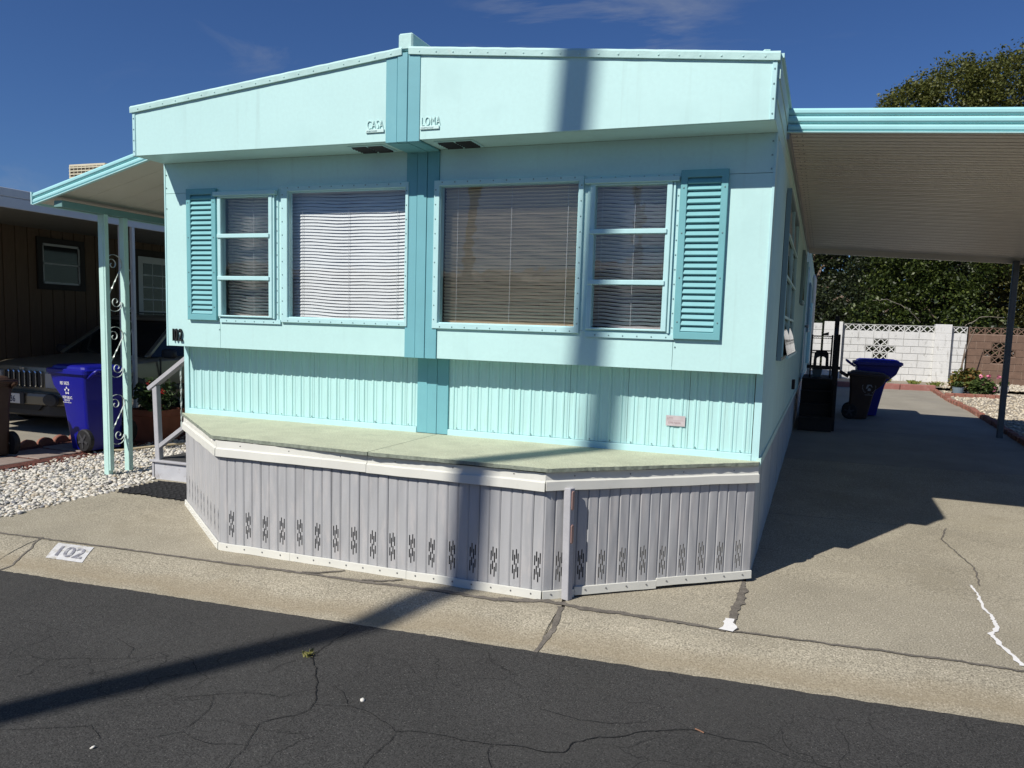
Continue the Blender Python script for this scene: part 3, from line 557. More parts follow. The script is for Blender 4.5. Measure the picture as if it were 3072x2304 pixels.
WIN = {'B': ((1.125, 2.200, 1.573, 2.580), (1.182, 2.176, 1.612, 2.541)), 'C': ((2.400, 3.476, 1.566, 2.580), (2.442, 3.443, 1.606, 2.543))}
for k, (o_, i_) in WIN.items():
    w_ = thing_ = MB(); ring(w_, o_, i_, -.020, .012); wf = w_.build('window', m_aquat, home, bevel=.003)
    ring(MB(), (i_[0]-.012, i_[1]+.012, i_[2]-.012, i_[3]+.012), (i_[0]+.006, i_[1]-.006, i_[2]+.006, i_[3]-.006), -.006, .038).build('glazing_bead', m_aquat, wf)
    pane('pane', [(i_[0], .006, i_[2]), (i_[1], .006, i_[2]), (i_[1], .006, i_[3]), (i_[0], .006, i_[3])], m_glass, wf)
    rivets('rivets', perim(o_, .014, -.020, .095), (0, -1, 0), .0055, m_rivet, wf)
for k, (o_, i_) in {'A': ((.525, 1.095, 1.588, 2.566), (.573, 1.018, 1.615, 2.508)), 'D': ((3.500, 4.098, 1.576, 2.572), (3.558, 4.018, 1.608, 2.508))}.items():
    wf = ring(MB(), o_, (i_[0]-.03, i_[1]+.03, i_[2]-.012, i_[3]+.03), -.008, .012).build('window', m_aquat, home, bevel=.003)
    ring(MB(), (i_[0]-.034, i_[1]+.034, i_[2]-.014, i_[3]+.032), (i_[0], i_[1], i_[2], i_[3]), -.030, .030).build('sash', m_aquat, wf, bevel=.004)
    MB().box(o_[0]-.012, o_[1]-.005, -.048, -.009, i_[3]+.012, i_[3]+.044).build('drip_cap', m_aquat, wf, bevel=.003)
    MB().box(i_[1]+.040, i_[1]+.052, -.026, -.009, o_[2]+.01, i_[3]+.01).build('track', m_aquat, wf)
    MB().box(o_[0]+.02, o_[1]+.02, -.014, -.0085, o_[2]-.030, o_[2]+.004).build('sill_flange', m_aquat, wf)
    rivets('rivets', [(x, -.014, o_[2]-.016) for x in lin(o_[0]+.04, o_[1], 6)]+[(x, -.008, o_[3]-.012) for x in lin(o_[0]+.04, o_[1], 6)]+[(o_[1]-.012, -.008, z) for z in lin(o_[2], o_[3], 11)], (0, -1, 0), .0055, m_rivet, wf)
    zz = [i_[2], 1.899, 2.219, i_[3]]
    for zc in zz[1:3]: MB().box(i_[0]-.03, i_[1]+.012, -.040, -.012, zc-.016, zc+.016).build('glazing_bar', m_aquat, wf, bevel=.004)
    for j in range(3): pane('pane', [(i_[0], -.010+.004*j, zz[j]), (i_[1], -.010+.004*j, zz[j]), (i_[1], -.012+.004*j, zz[j+1]), (i_[0], -.012+.004*j, zz[j+1])], m_glass, wf)
# shutters
def shutter(x0, x1, z0, z1, n):
    fr = ring(MB(), (x0, x1, z0, z1), (x0+.042, x1-.042, z0+.045, z1-.045), -.028, -.001).build('shutter', m_shut, home, bevel=.003)
    MB().box(x0+.04, x1-.04, -.006, -.002, z0+.04, z1-.04).build('shutter_back', m_shut, fr)
    p = (z1-z0-.09)/n; me = MB(); h = p*.86
    me.prism([(-.004, h), (-.010, h), (-.027, .006), (-.022, 0), (-.006, 0)], lambda u, v: (x0+.043, u, v), lambda u, v: (x1-.043, u, v)); me = me.mesh('slat', m_shut)
    for i in range(n): place('slat', me, fr, Matrix.Translation((0, 0, z0+.045+i*p)))
    rivets('rivets', [(x, -.028, z) for x in (x0+.02, x1-.02) for z in lin(z0-.03, z1+.03, 4)], (0, -1, 0), .006, m_rivet, fr)
shutter(.236, .523, 1.570, 2.583, 24); shutter(4.10, 4.388, 1.552, 2.586, 24)
# lower ribbed siding on the recessed wall
def corr(wd, pitch, z0, z1, dep, mat, name='siding_panel', n0=None):
    """ribbed sheet in the xz plane, ribs stand out to -y"""
    prof = []; x = 0
    prof = [(0, 0)]
    while x < wd-1e-4:
        for (a, d) in ((.30, 0), (.38, -dep), (.52, -dep), (.60, 0), (.66, -dep*.45), (.82, -dep*.45), (.88, 0)):
            if x+a*pitch < wd: prof.append((x+a*pitch, d))
        x += pitch
    prof.append((wd, 0)); m = len(prof)
    mb = MB(); mb.add([(u, d, z0) for u, d in prof]+[(u, d, z1) for u, d in prof], [(i, i+1, m+i+1, m+i) for i in range(m-1)])
    mb.add([(0, 0, z0), (0, 0, z1), (0, .012, z1), (0, .012, z0)], [(0, 1, 2, 3)]); mb.add([(wd, 0, z0), (wd, 0, z1), (wd, .012, z1), (wd, .012, z0)], [(3, 2, 1, 0)])
    me = bpy.data.meshes.new(name); me.from_pydata(mb.v, [], mb.f); me.materials.append(mat); return me
sm = corr(.407, .0814, ZD+.045, ZB+.003, .007, m_sid); ss = corr(.06, .06, ZD+.045, ZB+.003, .006, m_sid)
for i in range(5): place('siding_panel', sm, home, Matrix.Translation((.048+.41*i, RC-.012, 0)))
place('siding_panel', corr(TX0+.010-.048-2.05, .0814, ZD+.045, ZB+.003, .007, m_sid), home, Matrix.Translation((.048+2.05, RC-.012, 0)))
for i in range(5): place('siding_panel', sm, home, Matrix.Translation((W-.048-.41*(i+1), RC-.012, 0)))
place('siding_panel', corr(W-.048-2.05-TX1-.014, .0814, ZD+.045, ZB+.003, .007, m_sid), home, Matrix.Translation((TX1+.012, RC-.012, 0)))
for x in (0, W-.045): MB().box(x, x+.045, RC-.024, RC+.01, ZD-.02, ZB-.001).build('corner_trim', m_aquat, home)
for (x0, x1) in ((.046, TX0+.008), (TX1+.013, W-.046)):
    MB().box(x0, x1, RC-.030, RC-.001, ZD-.01, ZD+.043).build('base_trim', m_aquat, home, bevel=.003)
    rivets('rivets', [(x, RC-.023, ZD+.056) for x in lin(x0, x1, 15)], (0, -1, 0), .006, m_rivet, home)
# data label on the siding
pl = MB().box(4.045, 4.172, RC-.026, RC-.0235, .978, 1.047).build('data_label', M('grey label', (.50, .44, .45), .6, .1, 30), home)
for tx_, zz_, h_ in (('LPTI', 1.022, .021), ('E98 N656', .993, .020)):
    text_mb(tx_, h_, .0006, frame_mtx((4.052 if h_ > .0205 else 4.062, RC-.0265, zz_), (1, 0, 0), (0, 0, 1)), narrow=1.0).build('label_print', M('pink print', (.34, .24, .25), .7), pl)
MB().add([(4.052, RC-.0262, 1.014), (4.165, RC-.0262, 1.014), (4.165, RC-.0262, 1.0155), (4.052, RC-.0262, 1.0155)], [(0, 1, 2, 3)]).build('label_print', MATS['pink print'], pl)
# name letters and number
m_let = M('pale letter plastic', (.60, .80, .77), .5, .04)
for tx_, x0, sub in (('CASA', 2.040, 'MOBILE HOMES'), ('LOMA', 2.446, 'COMPTON CALIF')):
    pl = MB().box(x0-.008, x0+.130, -OV-.010, -OV-.001, 2.848, 2.870).build('name_plate', m_let, home, bevel=.002)
    text_mb(tx_, .080, .005, frame_mtx((x0-.002, -OV-.0045, 2.874), (1, 0, 0), (0, 0, 1)), narrow=.60, spacing=1.10, bold=-.0016).build('letters', m_let, pl)
    text_mb(sub, .0135, .001, frame_mtx((x0, -OV-.0105, 2.853), (1, 0, 0), (0, 0, 1)), narrow=.85).build('letters', m_rivet, pl)
for i, ch in enumerate('102'):
    text_mb(ch, .138, .016, frame_mtx((.060+(0, .030, .074)[i], -.012, 1.398), (1, 0, 0), (0, 0, 1)), narrow=.46, bold=.0015).build('house_number', m_black, home)
# right side wall, roof, back, left wall, floor, inner room
m_side = M('aqua side siding', (.50, .72, .66), .5, .06, 4, dirt=(.36, .52, .47, .5), dscale=4)
sm2 = corr(.407, .1017, ZD+.01, ZS, .009, m_side)
for i in range(41): place('siding_panel', sm2, home, Matrix.Translation((W, RC+.41*i, 0)) @ Matrix.Rotation(pi/2, 4, 'Z'))
MB().box(W-.02, W-.001, .05, RC, ZB, ZS-.002).build('side_panel', m_side, home)
for k, (z0, z1, pr) in enumerate(((ZS+.002, 2.90, .004), (2.90, 3.01, .010), (3.012, 3.125, .016))):
    MB().box(W-.018, W+pr, -OV+.021, LEN, z0, z1).build('eave_board', m_side, home)
    MB().box(-pr, .018, -OV+.021, LEN, z0, z1).build('eave_board', m_side, home)
MB().box(W-.02, W+.03, -OV+.03, LEN, 3.126, 3.150).build('drip_edge', m_aquat, home)
MB().box(-.03, .02, -OV+.03, LEN, 3.126, 3.150).build('drip_edge', m_aquat, home)
MB().box(W-.012, W+.016, RC-.03, LEN, ZD-.03, ZD+.02).build('base_trim', m_side, home)
MB().box(0, .02, RC+.011, LEN, ZD, ZB).build('side_wall', m_side, home); MB().box(0, .02, .05, LEN, ZB, ZS).build('side_wall', m_side, home); MB().box(0, W, LEN, LEN+.03, ZD, 3.1).build('back_wall', m_side, home)
mb = MB().prism([(0, 3.10), (W, 3.10), (W, 3.14), (W/2, 3.368), (0, 3.14)], lambda u, v: (u, -OV+.042, v), lambda u, v: (u, LEN+.2, v)); mb.build('roof', m_roof, home)
rc_ = MB().box(2.27, 2.375, -OV-.010, LEN, 3.355, 3.462); rc_.build('ridge_cap', m_roof, home, bevel=.01)
MB().tube([(W-.10, -OV+.03, 3.15), (W-.075, -OV+.03, 3.172), (W-.05, -OV+.04, 3.172)], .008, 6).build('roof_bracket', m_roof, home)
MB().add([(.03, 2.4, ZD), (W-.03, 2.4, ZD), (W-.03, 2.4, 3.0), (.03, 2.4, 3.0)], [(0, 1, 2, 3)]).build('room_wall', m_room, home)
MB().box(.02, W-.02, RC+.02, LEN, ZD+.01, ZD+.03).build('floor', m_dark, home); MB().box(.02, W-.022, .05, LEN, ZS+.012, ZS+.03).build('room_ceiling', m_room, home)
MB().box(2.27, 2.34, RC+.03, 2.39, ZD+.05, ZS).build('room_partition', m_room, home)
MB().box(.02, W-.02, RC+.005, RC+.018, ZD+.03, ZB+.02).build('inner_wall', m_room, home)
MB().box(.02, W-.02, .06, RC+.1, 1.46, 1.50).build('inner_sill', m_room, home)
# side windows, door, skirting on the right
m_dglass = M('dark reflecting glass', (.015, .017, .017), .06, .05, spec=.4)
def side_window(y0, y1, z0, z1, rows, cols, tilt=0.):
    x = W+.010
    fr = MB(); t = .03
    fr.box(x, x+.035, y0-t, y1+t, z0-t, z0); fr.box(x, x+.035, y0-t, y1+t, z1, z1+t); fr.box(x, x+.035, y0-t, y0, z0, z1); fr.box(x, x+.035, y1, y1+t, z0, z1)
    f = fr.build('side_window', M('dull blue frame', (.20, .30, .33), .5, .05), home)
    MB().box(x-.004, x+.006, y0, y1, z0, z1).build('window_backing', m_dark, f)
    hz = (z1-z0)/rows; wy = (y1-y0)/cols
    for r in range(rows):
        tl = tilt if r == 0 else .012
        for c_ in range(cols):
            a, b_, c0, c1 = y0+c_*wy+.012, y0+(c_+1)*wy-.012, z0+r*hz+.01, z0+(r+1)*hz-.01
            MB().add([(x+.016+tl, a, c0), (x+.016+tl, b_, c0), (x+.016, b_, c1), (x+.016, a, c1), (x+.010+tl, a, c0), (x+.010+tl, b_, c0), (x+.010, b_, c1), (x+.010, a, c1)],
                     [(0, 1, 2, 3), (7, 6, 5, 4), (0, 4, 5, 1), (1, 5, 6, 2), (2, 6, 7, 3), (3, 7, 4, 0)]).build('pane', m_dglass, f)
        MB().beam((x+.018+tl, y0, z0+r*hz), (x+.018+tl, y1, z0+r*hz), .018, .02).build('sash_bar', m_aquat, f)
    for c_ in range(cols+1): MB().beam((x+.018+tilt*.3, y0+c_*wy, z0), (x+.020, y0+c_*wy, z1), .02, .018, (0, 1, 0)).build('sash_bar', m_aquat, f)
side_window(1.35, 3.3, 1.43, 2.66, 4, 2, .06); side_window(6.1, 6.9, 2.05, 2.68, 1, 2, .02); side_window(11.6, 12.6, 1.7, 2.6, 2, 2, .02)
dr = MB().box(W+.008, W+.03, 8.75, 9.65, 1.0, 2.72).build('door', M('pale aqua door', (.50, .70, .72), .5, .05), home, bevel=.004)
MB().lathe([(.018, 0), (.018, .03), (.03, .035), (.034, .05), (.028, .065), (.0, .068)], n=12).xf(Matrix.Translation((W+.03, 8.83, 1.75)) @ Matrix.Rotation(pi/2, 4, 'Y')).build('door_knob', m_steel, dr, smooth=True)
MB().box(W+.006, W+.04, 8.68, 8.75, .98, 2.78).build('door_frame', m_aquat, home); MB().box(W+.006, W+.04, 9.65, 9.72, .98, 2.78).build('door_frame', m_aquat, home)
MB().box(W+.008, W+.045, 5.3, 5.42, .93, 1.05).build('outlet_box', m_black, home, bevel=.004)
MB().box(W+.008, W+.08, 13.2, 13.9, 1.0, 2.3).build('side_cabinet', m_aquat, home, bevel=.01)
mb = MB().tube([(W+.06, 15.5, .3), (W+.06, 15.5, 2.95), (W+.02, 15.5, 3.05)], .045, 8); mb.build('downpipe', m_white, home, smooth=True)
m_sk2 = M('chalky side skirting', (.42, .47, .47), .6, .08, 3, dirt=(.58, .60, .58, .6), dscale=3, dpos=.54)
for i in range(28):
    y0 = RC+.01+i*.6; mb = MB(); mb.box(W-.03, W-.016+(i % 2)*.002, y0, y0+.592, zg(y0)-.02, ZD-.031); mb.build('skirting_sheet', m_sk2, home)

# blinds behind the panes: things of their own
def blind(x0, x1, z0, z1, pitch, tilt, mat, label, wavy=.0, group=None):
    b_ = thing('window_blind', label, 'blind', ((x0+x1)/2, .08, z0)); n = int((z1-z0)/pitch); hw = .0125; L = x1-x0
    mes = []
    for vv in range(4):
        me = MB(); seg = 18; rings = []
        for i in range(seg+1):
            x = -L/2+L*i/seg; dz = wavy*(sin(i*.7)*.5+sin(i*.33+1))+.0009*sin(i*1.3+vv*2); tt = tilt+(.05*sin(i*.6) if wavy else 0)+.012*sin(vv*2.3+i*.4)
            rings.append([(x, -hw*cos(tt), dz-hw*sin(tt)), (x, 0, dz+.0018), (x, hw*cos(tt), dz+hw*sin(tt)), (x, 0, dz+.0008)])
        me.loft(rings); mes.append(me.mesh('slat', mat))
    for i in range(n): place('slat', mes[random.randrange(4)], b_, Matrix.Translation(((x0+x1)/2+random.uniform(-.002, .002), .08, z0+.02+i*pitch+random.uniform(-.0008, .0008))) @ Matrix.Rotation(random.uniform(-.0015, .0015), 4, 'Y'))
    MB().box(x0, x1, .065, .10, z1-.01, z1+.025).build('head_rail', mat, b_); MB().box(x0, x1, .07, .09, z0-.005, z0+.008).build('bottom_rail', mat, b_)
    for f_ in (.10, .5, .90):
        MB().tube([(x0+L*f_, .066, z0), (x0+L*f_, .066, z1)], .0012, 4).build('cord', m_blindw, b_)
blind(.555, 1.06, 1.60, 2.53, .0235, -.85, M('grey blind', (.74, .68, .64), .5, .05), 'grey slatted blind in the narrow three-pane window beside the left shutter', .005)
blind(1.155, 2.17, 1.605, 2.545, .0235, 1.12, m_blindw, 'bright white slatted blind in the wide window left of the pilaster', .006)
blind(2.445, 3.45, 1.600, 2.550, .0225, -.86, m_blindb, 'beige open slatted blind in the wide window right of the pilaster', .0)
blind(3.53, 4.07, 1.60, 2.53, .0235, -.8, M('pinkish blind', (.80, .73, .72), .5, .05), 'pinkish grey slatted blind in the narrow three-pane window beside the right shutter', .005)

# ------------------------------------------------------------------ front bay: deck over a skirted hitch cover
bay = thing('hitch_cover', 'grey slotted skirting bay with pale green deck top below the front wall', 'skirting bay', (2.33, -.3, 0))
SK = [(.012, RC-.035), (1.165, -.742), (3.528, -.735), (W-.006, RC-.03)]
dk = [(-.03, RC-.03), (1.10, -.735), (2.36, -.79), (2.362, RC-.03)]; dk2 = [(2.366, RC-.03), (2.366, -.790), (3.55, -.765), (W+.008, RC-.06), (W+.008, RC-.03)]
for poly in (dk, dk2):
    P2 = []
    for (a, b_) in zip(poly, poly[1:]+poly[:1]):
        n = max(1, int(sqrt((a[0]-b_[0])**2+(a[1]-b_[1])**2)/.025))
        for i in range(n):
            x = a[0]+(b_[0]-a[0])*i/n; y = a[1]+(b_[1]-a[1])*i/n
            if y < RC-.08: x += .004*noise.noise((x*30, y*30, 1)); y += .006*noise.noise((x*25, y*30, 4))
            P2.append((x, y))
    d_ = MB().prism(P2, lambda u, v: (u, v, ZD-.022+.004*noise.noise((u*6, v*6, 2))), lambda u, v: (u, v, ZD+.002*noise.noise((u*2, v*2, 2)))).build('deck_board', m_deck, bay)
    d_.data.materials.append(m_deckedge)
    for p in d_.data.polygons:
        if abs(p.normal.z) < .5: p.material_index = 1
def along(a, b_):
    a = Vector((*a, 0)); b_ = Vector((*b_, 0)); d = (b_-a); return a, d.length, d.normalized(), Vector((d.y, -d.x, 0)).normalized()
PW = .0697
def panel_mesh(vent, mir=False, off=0.):
    zt, zb_ = .70, .035; g_ = .0035
    mb = MB()
    us = [0, .0025, .0060, .0095, PW-.0095, PW-.0060, PW-.0035, PW]; ds = [.004, .006, .001, 0, 0, .001, .003, .004]
    def strip_(u0, d0, u1, d1, zz):
        for (a, b_) in zz: mb.add([(u0, -d0, a), (u1, -d1, a), (u1, -d1, b_), (u0, -d0, b_)], [(0, 1, 2, 3)])
    # d is depth behind the face, local +y is outward
    cols = []
    if vent:
        n = 4; u = .0125; pitch = (PW-.025)/n; sw = .0078; cuts = []
        base = .098+off
        for c_ in range(n):
            uc = u+pitch*(c_+.5); z0 = base+(c_ % 3)*.012+ (0.0 if c_ < 3 else .012)
            sl_ = [(base+[.012, .045, .0, .034][c_], base+[.078, .098, .062, .088][c_]), (base+[.100, .125, .088, .112][c_], base+[.160, .185, .150, .178][c_])]
            cols.append((uc-sw/2, uc+sw/2, sl_))
        if mir: cols = [(a, b_, s2) for (a, b_, _), (_, _, s2) in zip(cols, reversed(cols))]
    for a, b_, da, db in zip(us[:-1], us[1:], ds[:-1], ds[1:]):
        if da == 0 and db == 0 and vent:
            x = a
            for (c0, c1, sl_) in cols:
                strip_(x, 0, c0, 0, [(zb_, zt)])
                zz = []; z = zb_
                for (s0, s1) in sl_:
                    zz.append((z, s0)); z = s1
                    mb.add([(c0, 0, s0), (c0, -.004, s0), (c0, -.004, s1), (c0, 0, s1)], [(0, 1, 2, 3)]); mb.add([(c1, 0, s0), (c1, -.004, s0), (c1, -.004, s1), (c1, 0, s1)], [(0, 1, 2, 3)])
                zz.append((z, zt)); strip_(c0, 0, c1, 0, zz); x = c1
            strip_(x, 0, b_, 0, [(zb_, zt)])
        else: strip_(a, da, b_, db, [(zb_, zt)])
    me = bpy.data.meshes.new('skirting_panel'); me.from_pydata(mb.v, [], mb.f); me.materials.append(m_skirt); me.update(); return me
pm = [panel_mesh(False)]+[panel_mesh(True, m2, o2) for m2, o2 in ((False, 0), (True, .004), (False, -.005), (True, -.002))]
cnt = 0
for si, (a, b_) in enumerate(zip(SK[:-1], SK[1:])):
    A, L, d, nrm = along(a, b_); n = round(L/PW)
    for i in range(n):
        o = A+d*(L*i/n)+nrm*(.004*noise.noise((i*.7, si*5, 2))+(.008*sin(pi*i/n) if si == 2 else 0))
        lean = .006*noise.noise((i*.9, si*3, 6))
        mt = Matrix(((d.x*L/n/PW, nrm.x, lean*nrm.x, o.x), (d.y*L/n/PW, nrm.y, lean*nrm.y, o.y), (0, 0, 1, .001*(i % 2)), (0, 0, 0, 1)))
        place('skirting_panel', pm[0 if (i+(1 if si == 0 else 0)) % 2 == 0 else 1+(i//2+(i//7)) % 4], bay, mt)
    # white band under the deck and white base angle
    cuts = [0, L] if si == 0 else ([0, L*.497, L] if si == 1 else [0, L])
    for q in range(len(cuts)-1):
        c0, c1 = cuts[q]+(.003 if q else -.004), cuts[q+1]+(.004 if q == len(cuts)-2 else 0); rings = []; ns = 30
        for i in range(ns+1):
            s_ = c0+(c1-c0)*i/ns; wv = .003*noise.noise((s_*5, si, q*3)); wz = .0025*noise.noise((s_*4, si+3, q))-(.004*q if si == 1 else 0)
            rings.append([tuple(A+d*s_+nrm*e+Vector((0, 0, z+wz))) for e, z in ((.012, .762), (.014+wv, .716), (.026+wv, .708), (.028+wv, .657), (.022+wv, .655), (.004, .700), (.004, .762))])
        MB().loft(rings).build('band', m_white, bay)
        rivets('rivets', [tuple(A+d*s_+nrm*.013+Vector((0, 0, .738))) for s_ in lin(c0, c1, max(3, int((c1-c0)/.3)))], nrm, .005, m_screw, bay)
    cuts = {0: [0, L], 1: [0, L*.25, L*.62, L], 2: [0, L*.14, L*.52, L]}[si]
    for q in range(len(cuts)-1):
        c0, c1 = cuts[q]+.001, cuts[q+1]-.001; up_ = .012*q if si == 2 else 0; rings = []
        for i in range(21):
            s_ = c0+(c1-c0)*i/20; wz = .003*noise.noise((s_*5, si, q*3+9))+up_
            rings.append([tuple(A+d*s_+nrm*e+Vector((0, 0, z+wz))) for e, z in ((.004, .003), (.016, .001), (.014, .050), (.004, .052))])
        MB().loft(rings).build('base_angle', m_white, bay)
        rivets('rivets', [tuple(A+d*s_+nrm*.0155+Vector((0, 0, .030+up_))) for s_ in lin(c0, c1, max(2, int((c1-c0)/.12)))], nrm, .006, m_screw, bay)
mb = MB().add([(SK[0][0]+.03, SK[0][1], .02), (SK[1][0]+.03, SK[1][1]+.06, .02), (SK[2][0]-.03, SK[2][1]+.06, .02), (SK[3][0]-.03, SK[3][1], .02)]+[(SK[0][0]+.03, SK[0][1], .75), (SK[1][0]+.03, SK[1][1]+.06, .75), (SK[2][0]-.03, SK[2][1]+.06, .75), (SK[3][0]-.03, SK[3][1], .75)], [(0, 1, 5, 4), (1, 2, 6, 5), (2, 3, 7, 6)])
mb.build('slot_shade_sheet', m_black, bay)  # black sheet added behind the slots, stands in for the shade inside the bay
# leaning post with reflectors at the bay's corner
pp = thing('marker_post', 'grey wooden marker post with red side reflectors, leaning at the skirting corner', 'post', (3.66, -.66, 0))
p0, p1 = Vector((3.663, -.672, 0)), Vector((3.655, -.672, .672)); sd = (.77, -.63, 0)
MB().beam(p0, p1, .05, .045, (.35, .94, 0)).build('shaft', m_grey, pp, bevel=.003)
a_ = Vector((.77, .64, 0)).normalized()
for z in (.60, .40):
    c_ = p0+(p1-p0)*(z/.672)
    mb = MB(); poly = [(cos(t*pi/8)*.013, (.045 if sin(t*pi/8) > 0 else -.045)+sin(t*pi/8)*.013) for t in range(16)]
    f = Vector((.94, -.35, 0)).normalized(); sdv = Vector((.35, .94, 0))
    mb.prism(poly, lambda u, v: tuple(c_+f*.0245+sdv*u+Vector((0, 0, v))), lambda u, v: tuple(c_+f*.032+sdv*u+Vector((0, 0, v)))); mb.build('reflector', M('faded pink reflector', (.36, .23, .20), .3, .2), pp, bevel=.003)

# ------------------------------------------------------------------ carport on the right
cp = thing('carport', 'aqua edged aluminium carport with cream ribbed underside beside the home', 'carport', (6.2, 4.6, 0))
CX0, CX1, CY0, CY1 = W+.03, 7.72, .80, 8.55
def zc(x): return 2.985-.056*(x-W)                      # underside height
m_pan = M('cream carport pan', (.64, .60, .53), .38, .05, 3, spec=.5, dirt=(.40, .33, .26, .35), dscale=2, stretch=(.5, 3, 1))
PN = 27; pw = (CY1-CY0)/PN
prof = [(0, 0), (.004, .05), (.045, .05), (.049, .004), (.10, .004), (.105, .026), (.135, .026), (.14, .004), (.19, .004), (.195, .026), (.225, .026), (.23, .004), (.265, .004), (.27, 0), (pw, 0)]
mb = MB(); m_ = len(prof); mb.add([(CX0, u, zc(CX0)+v) for u, v in prof]+[(CX1, u, zc(CX1)+v) for u, v in prof], [(i, i+1, m_+i+1, m_+i) for i in range(m_-1)])
mb.add([(CX0, u, zc(CX0)+v+.004) for u, v in prof]+[(CX1, u, zc(CX1)+v+.004) for u, v in prof], [(i, i+1, m_+i+1, m_+i) for i in range(m_-1)])
pan = mb.mesh('roof_pan', m_pan)
for i in range(PN): place('roof_pan', pan, cp, Matrix.Translation((0, CY0+i*pw, 0)))
def fascia(n, h, x0, z0f, x1, y, name, parent, mat, flip=1):
    """rounded ribs running along x, one object each"""
    r = h/n
    for k in range(n):
        prof_ = [(-.004, .0), (-.016, .006), (-.024, r*.3), (-.024, r*.62), (-.014, r-.006), (-.002, r-.003), (.004, r-.003), (.004, 0)]
        MB().prism(prof_, lambda u, v: (x0, y+u, z0f(x0)+k*r+v), lambda u, v: (x1, y+u, z0f(x1)+k*r+v)).build(name, mat, parent)
fascia(3, .158, CX0-.015, lambda x: zc(x)-.008, CX1+.04, CY0, 'fascia_rib', cp, m_awn)
MB().beam((CX0-.02, CY0-.012, zc(CX0)-.011), (CX1+.04, CY0-.012, zc(CX1)-.011), .03, .006).build('drip_lip', m_aquat, cp)
MB().prism([(CY1, -.075), (CY1+.05, -.075), (CY1+.05, .07), (CY1, .07)], lambda u, v: (CX0, u, zc(CX0)+v), lambda u, v: (CX1, u, zc(CX1)+v)).build('back_beam', m_pan, cp)
MB().box(CX1-.01, CX1+.07, CY0-.02, CY1+.06, zc(CX1)-.10, zc(CX1)+.09).build('side_gutter', M('grey gutter', (.33, .38, .38), .45, .08), cp, bevel=.006)
MB().box(W+.006, W+.028, CY0, CY1, 2.93, 3.0).build('wall_rail', m_steel, cp)
rivets('rivets', [(W+.07+dx, CY0+.15+i*.145, zc(W+.07)-.001) for i in range(52) for dx in (0, .035)], (0, 0, -1), .006, m_screw, cp)
for yv in (8.50, 1.25):
    if yv < 2: continue
    MB().box(CX1-.19, CX1-.11, yv-.04, yv+.04, zg(yv)-.05, zc(CX1)-.03).build('post', m_dsteel, cp, bevel=.006)

# ------------------------------------------------------------------ porch awning on the left
aw = thing('porch_awning', 'small sloping aqua edged awning over the left steps', 'awning', (-.9, 1.8, 2.4))
AX0, AY0, AY1 = -1.81, .30, 4.6
def za(x): return 2.560+.25*(x-AX0)
fascia(2, .105, AX0, za, -.012, AY0, 'fascia_rib', aw, m_awn)
MB().beam((AX0, AY0-.012, za(AX0)-.003), (-.012, AY0-.012, za(-.012)-.003), .03, .006).build('drip_lip', m_aquat, aw)
MB().box(AX0-.014, AX0-.001, AY0-.03, AY1, za(AX0)-.002, za(AX0)+.108).build('end_cap', m_aquat, aw)
npn = 15
for i in range(npn):
    y0 = AY0+.006+i*(AY1-AY0)/npn; y1 = y0+(AY1-AY0)/npn-.004
    MB().prism([(AX0, za(AX0)+.02), (-.012, za(-.012)+.02), (-.012, za(-.012)+.032), (AX0, za(AX0)+.032)], lambda u, v: (u, y0, v), lambda u, v: (u, y1, v)).build('roof_pan', M('cream awning pan', (.60, .56, .48), .5, .05, 4), aw)
MB().box(-1.60, -1.50, AY0-.02+.04, AY1, 2.535, 2.595).build('beam', M('dark teal beam', (.16, .30, .29), .5, .06), aw, bevel=.004)
m_scr = M('pale iron scroll', (.50, .56, .52), .35, .08, metal=.2)
def spiral(c, r0, turns, a0, sgn, plane, n=22):
    out = []
    for i in range(n+1):
        t = i/n; a = a0+sgn*turns*2*pi*t; r = r0*(1-.78*t); out.append(plane(c[0]+r*cos(a), c[1]+r*sin(a)))
    return out
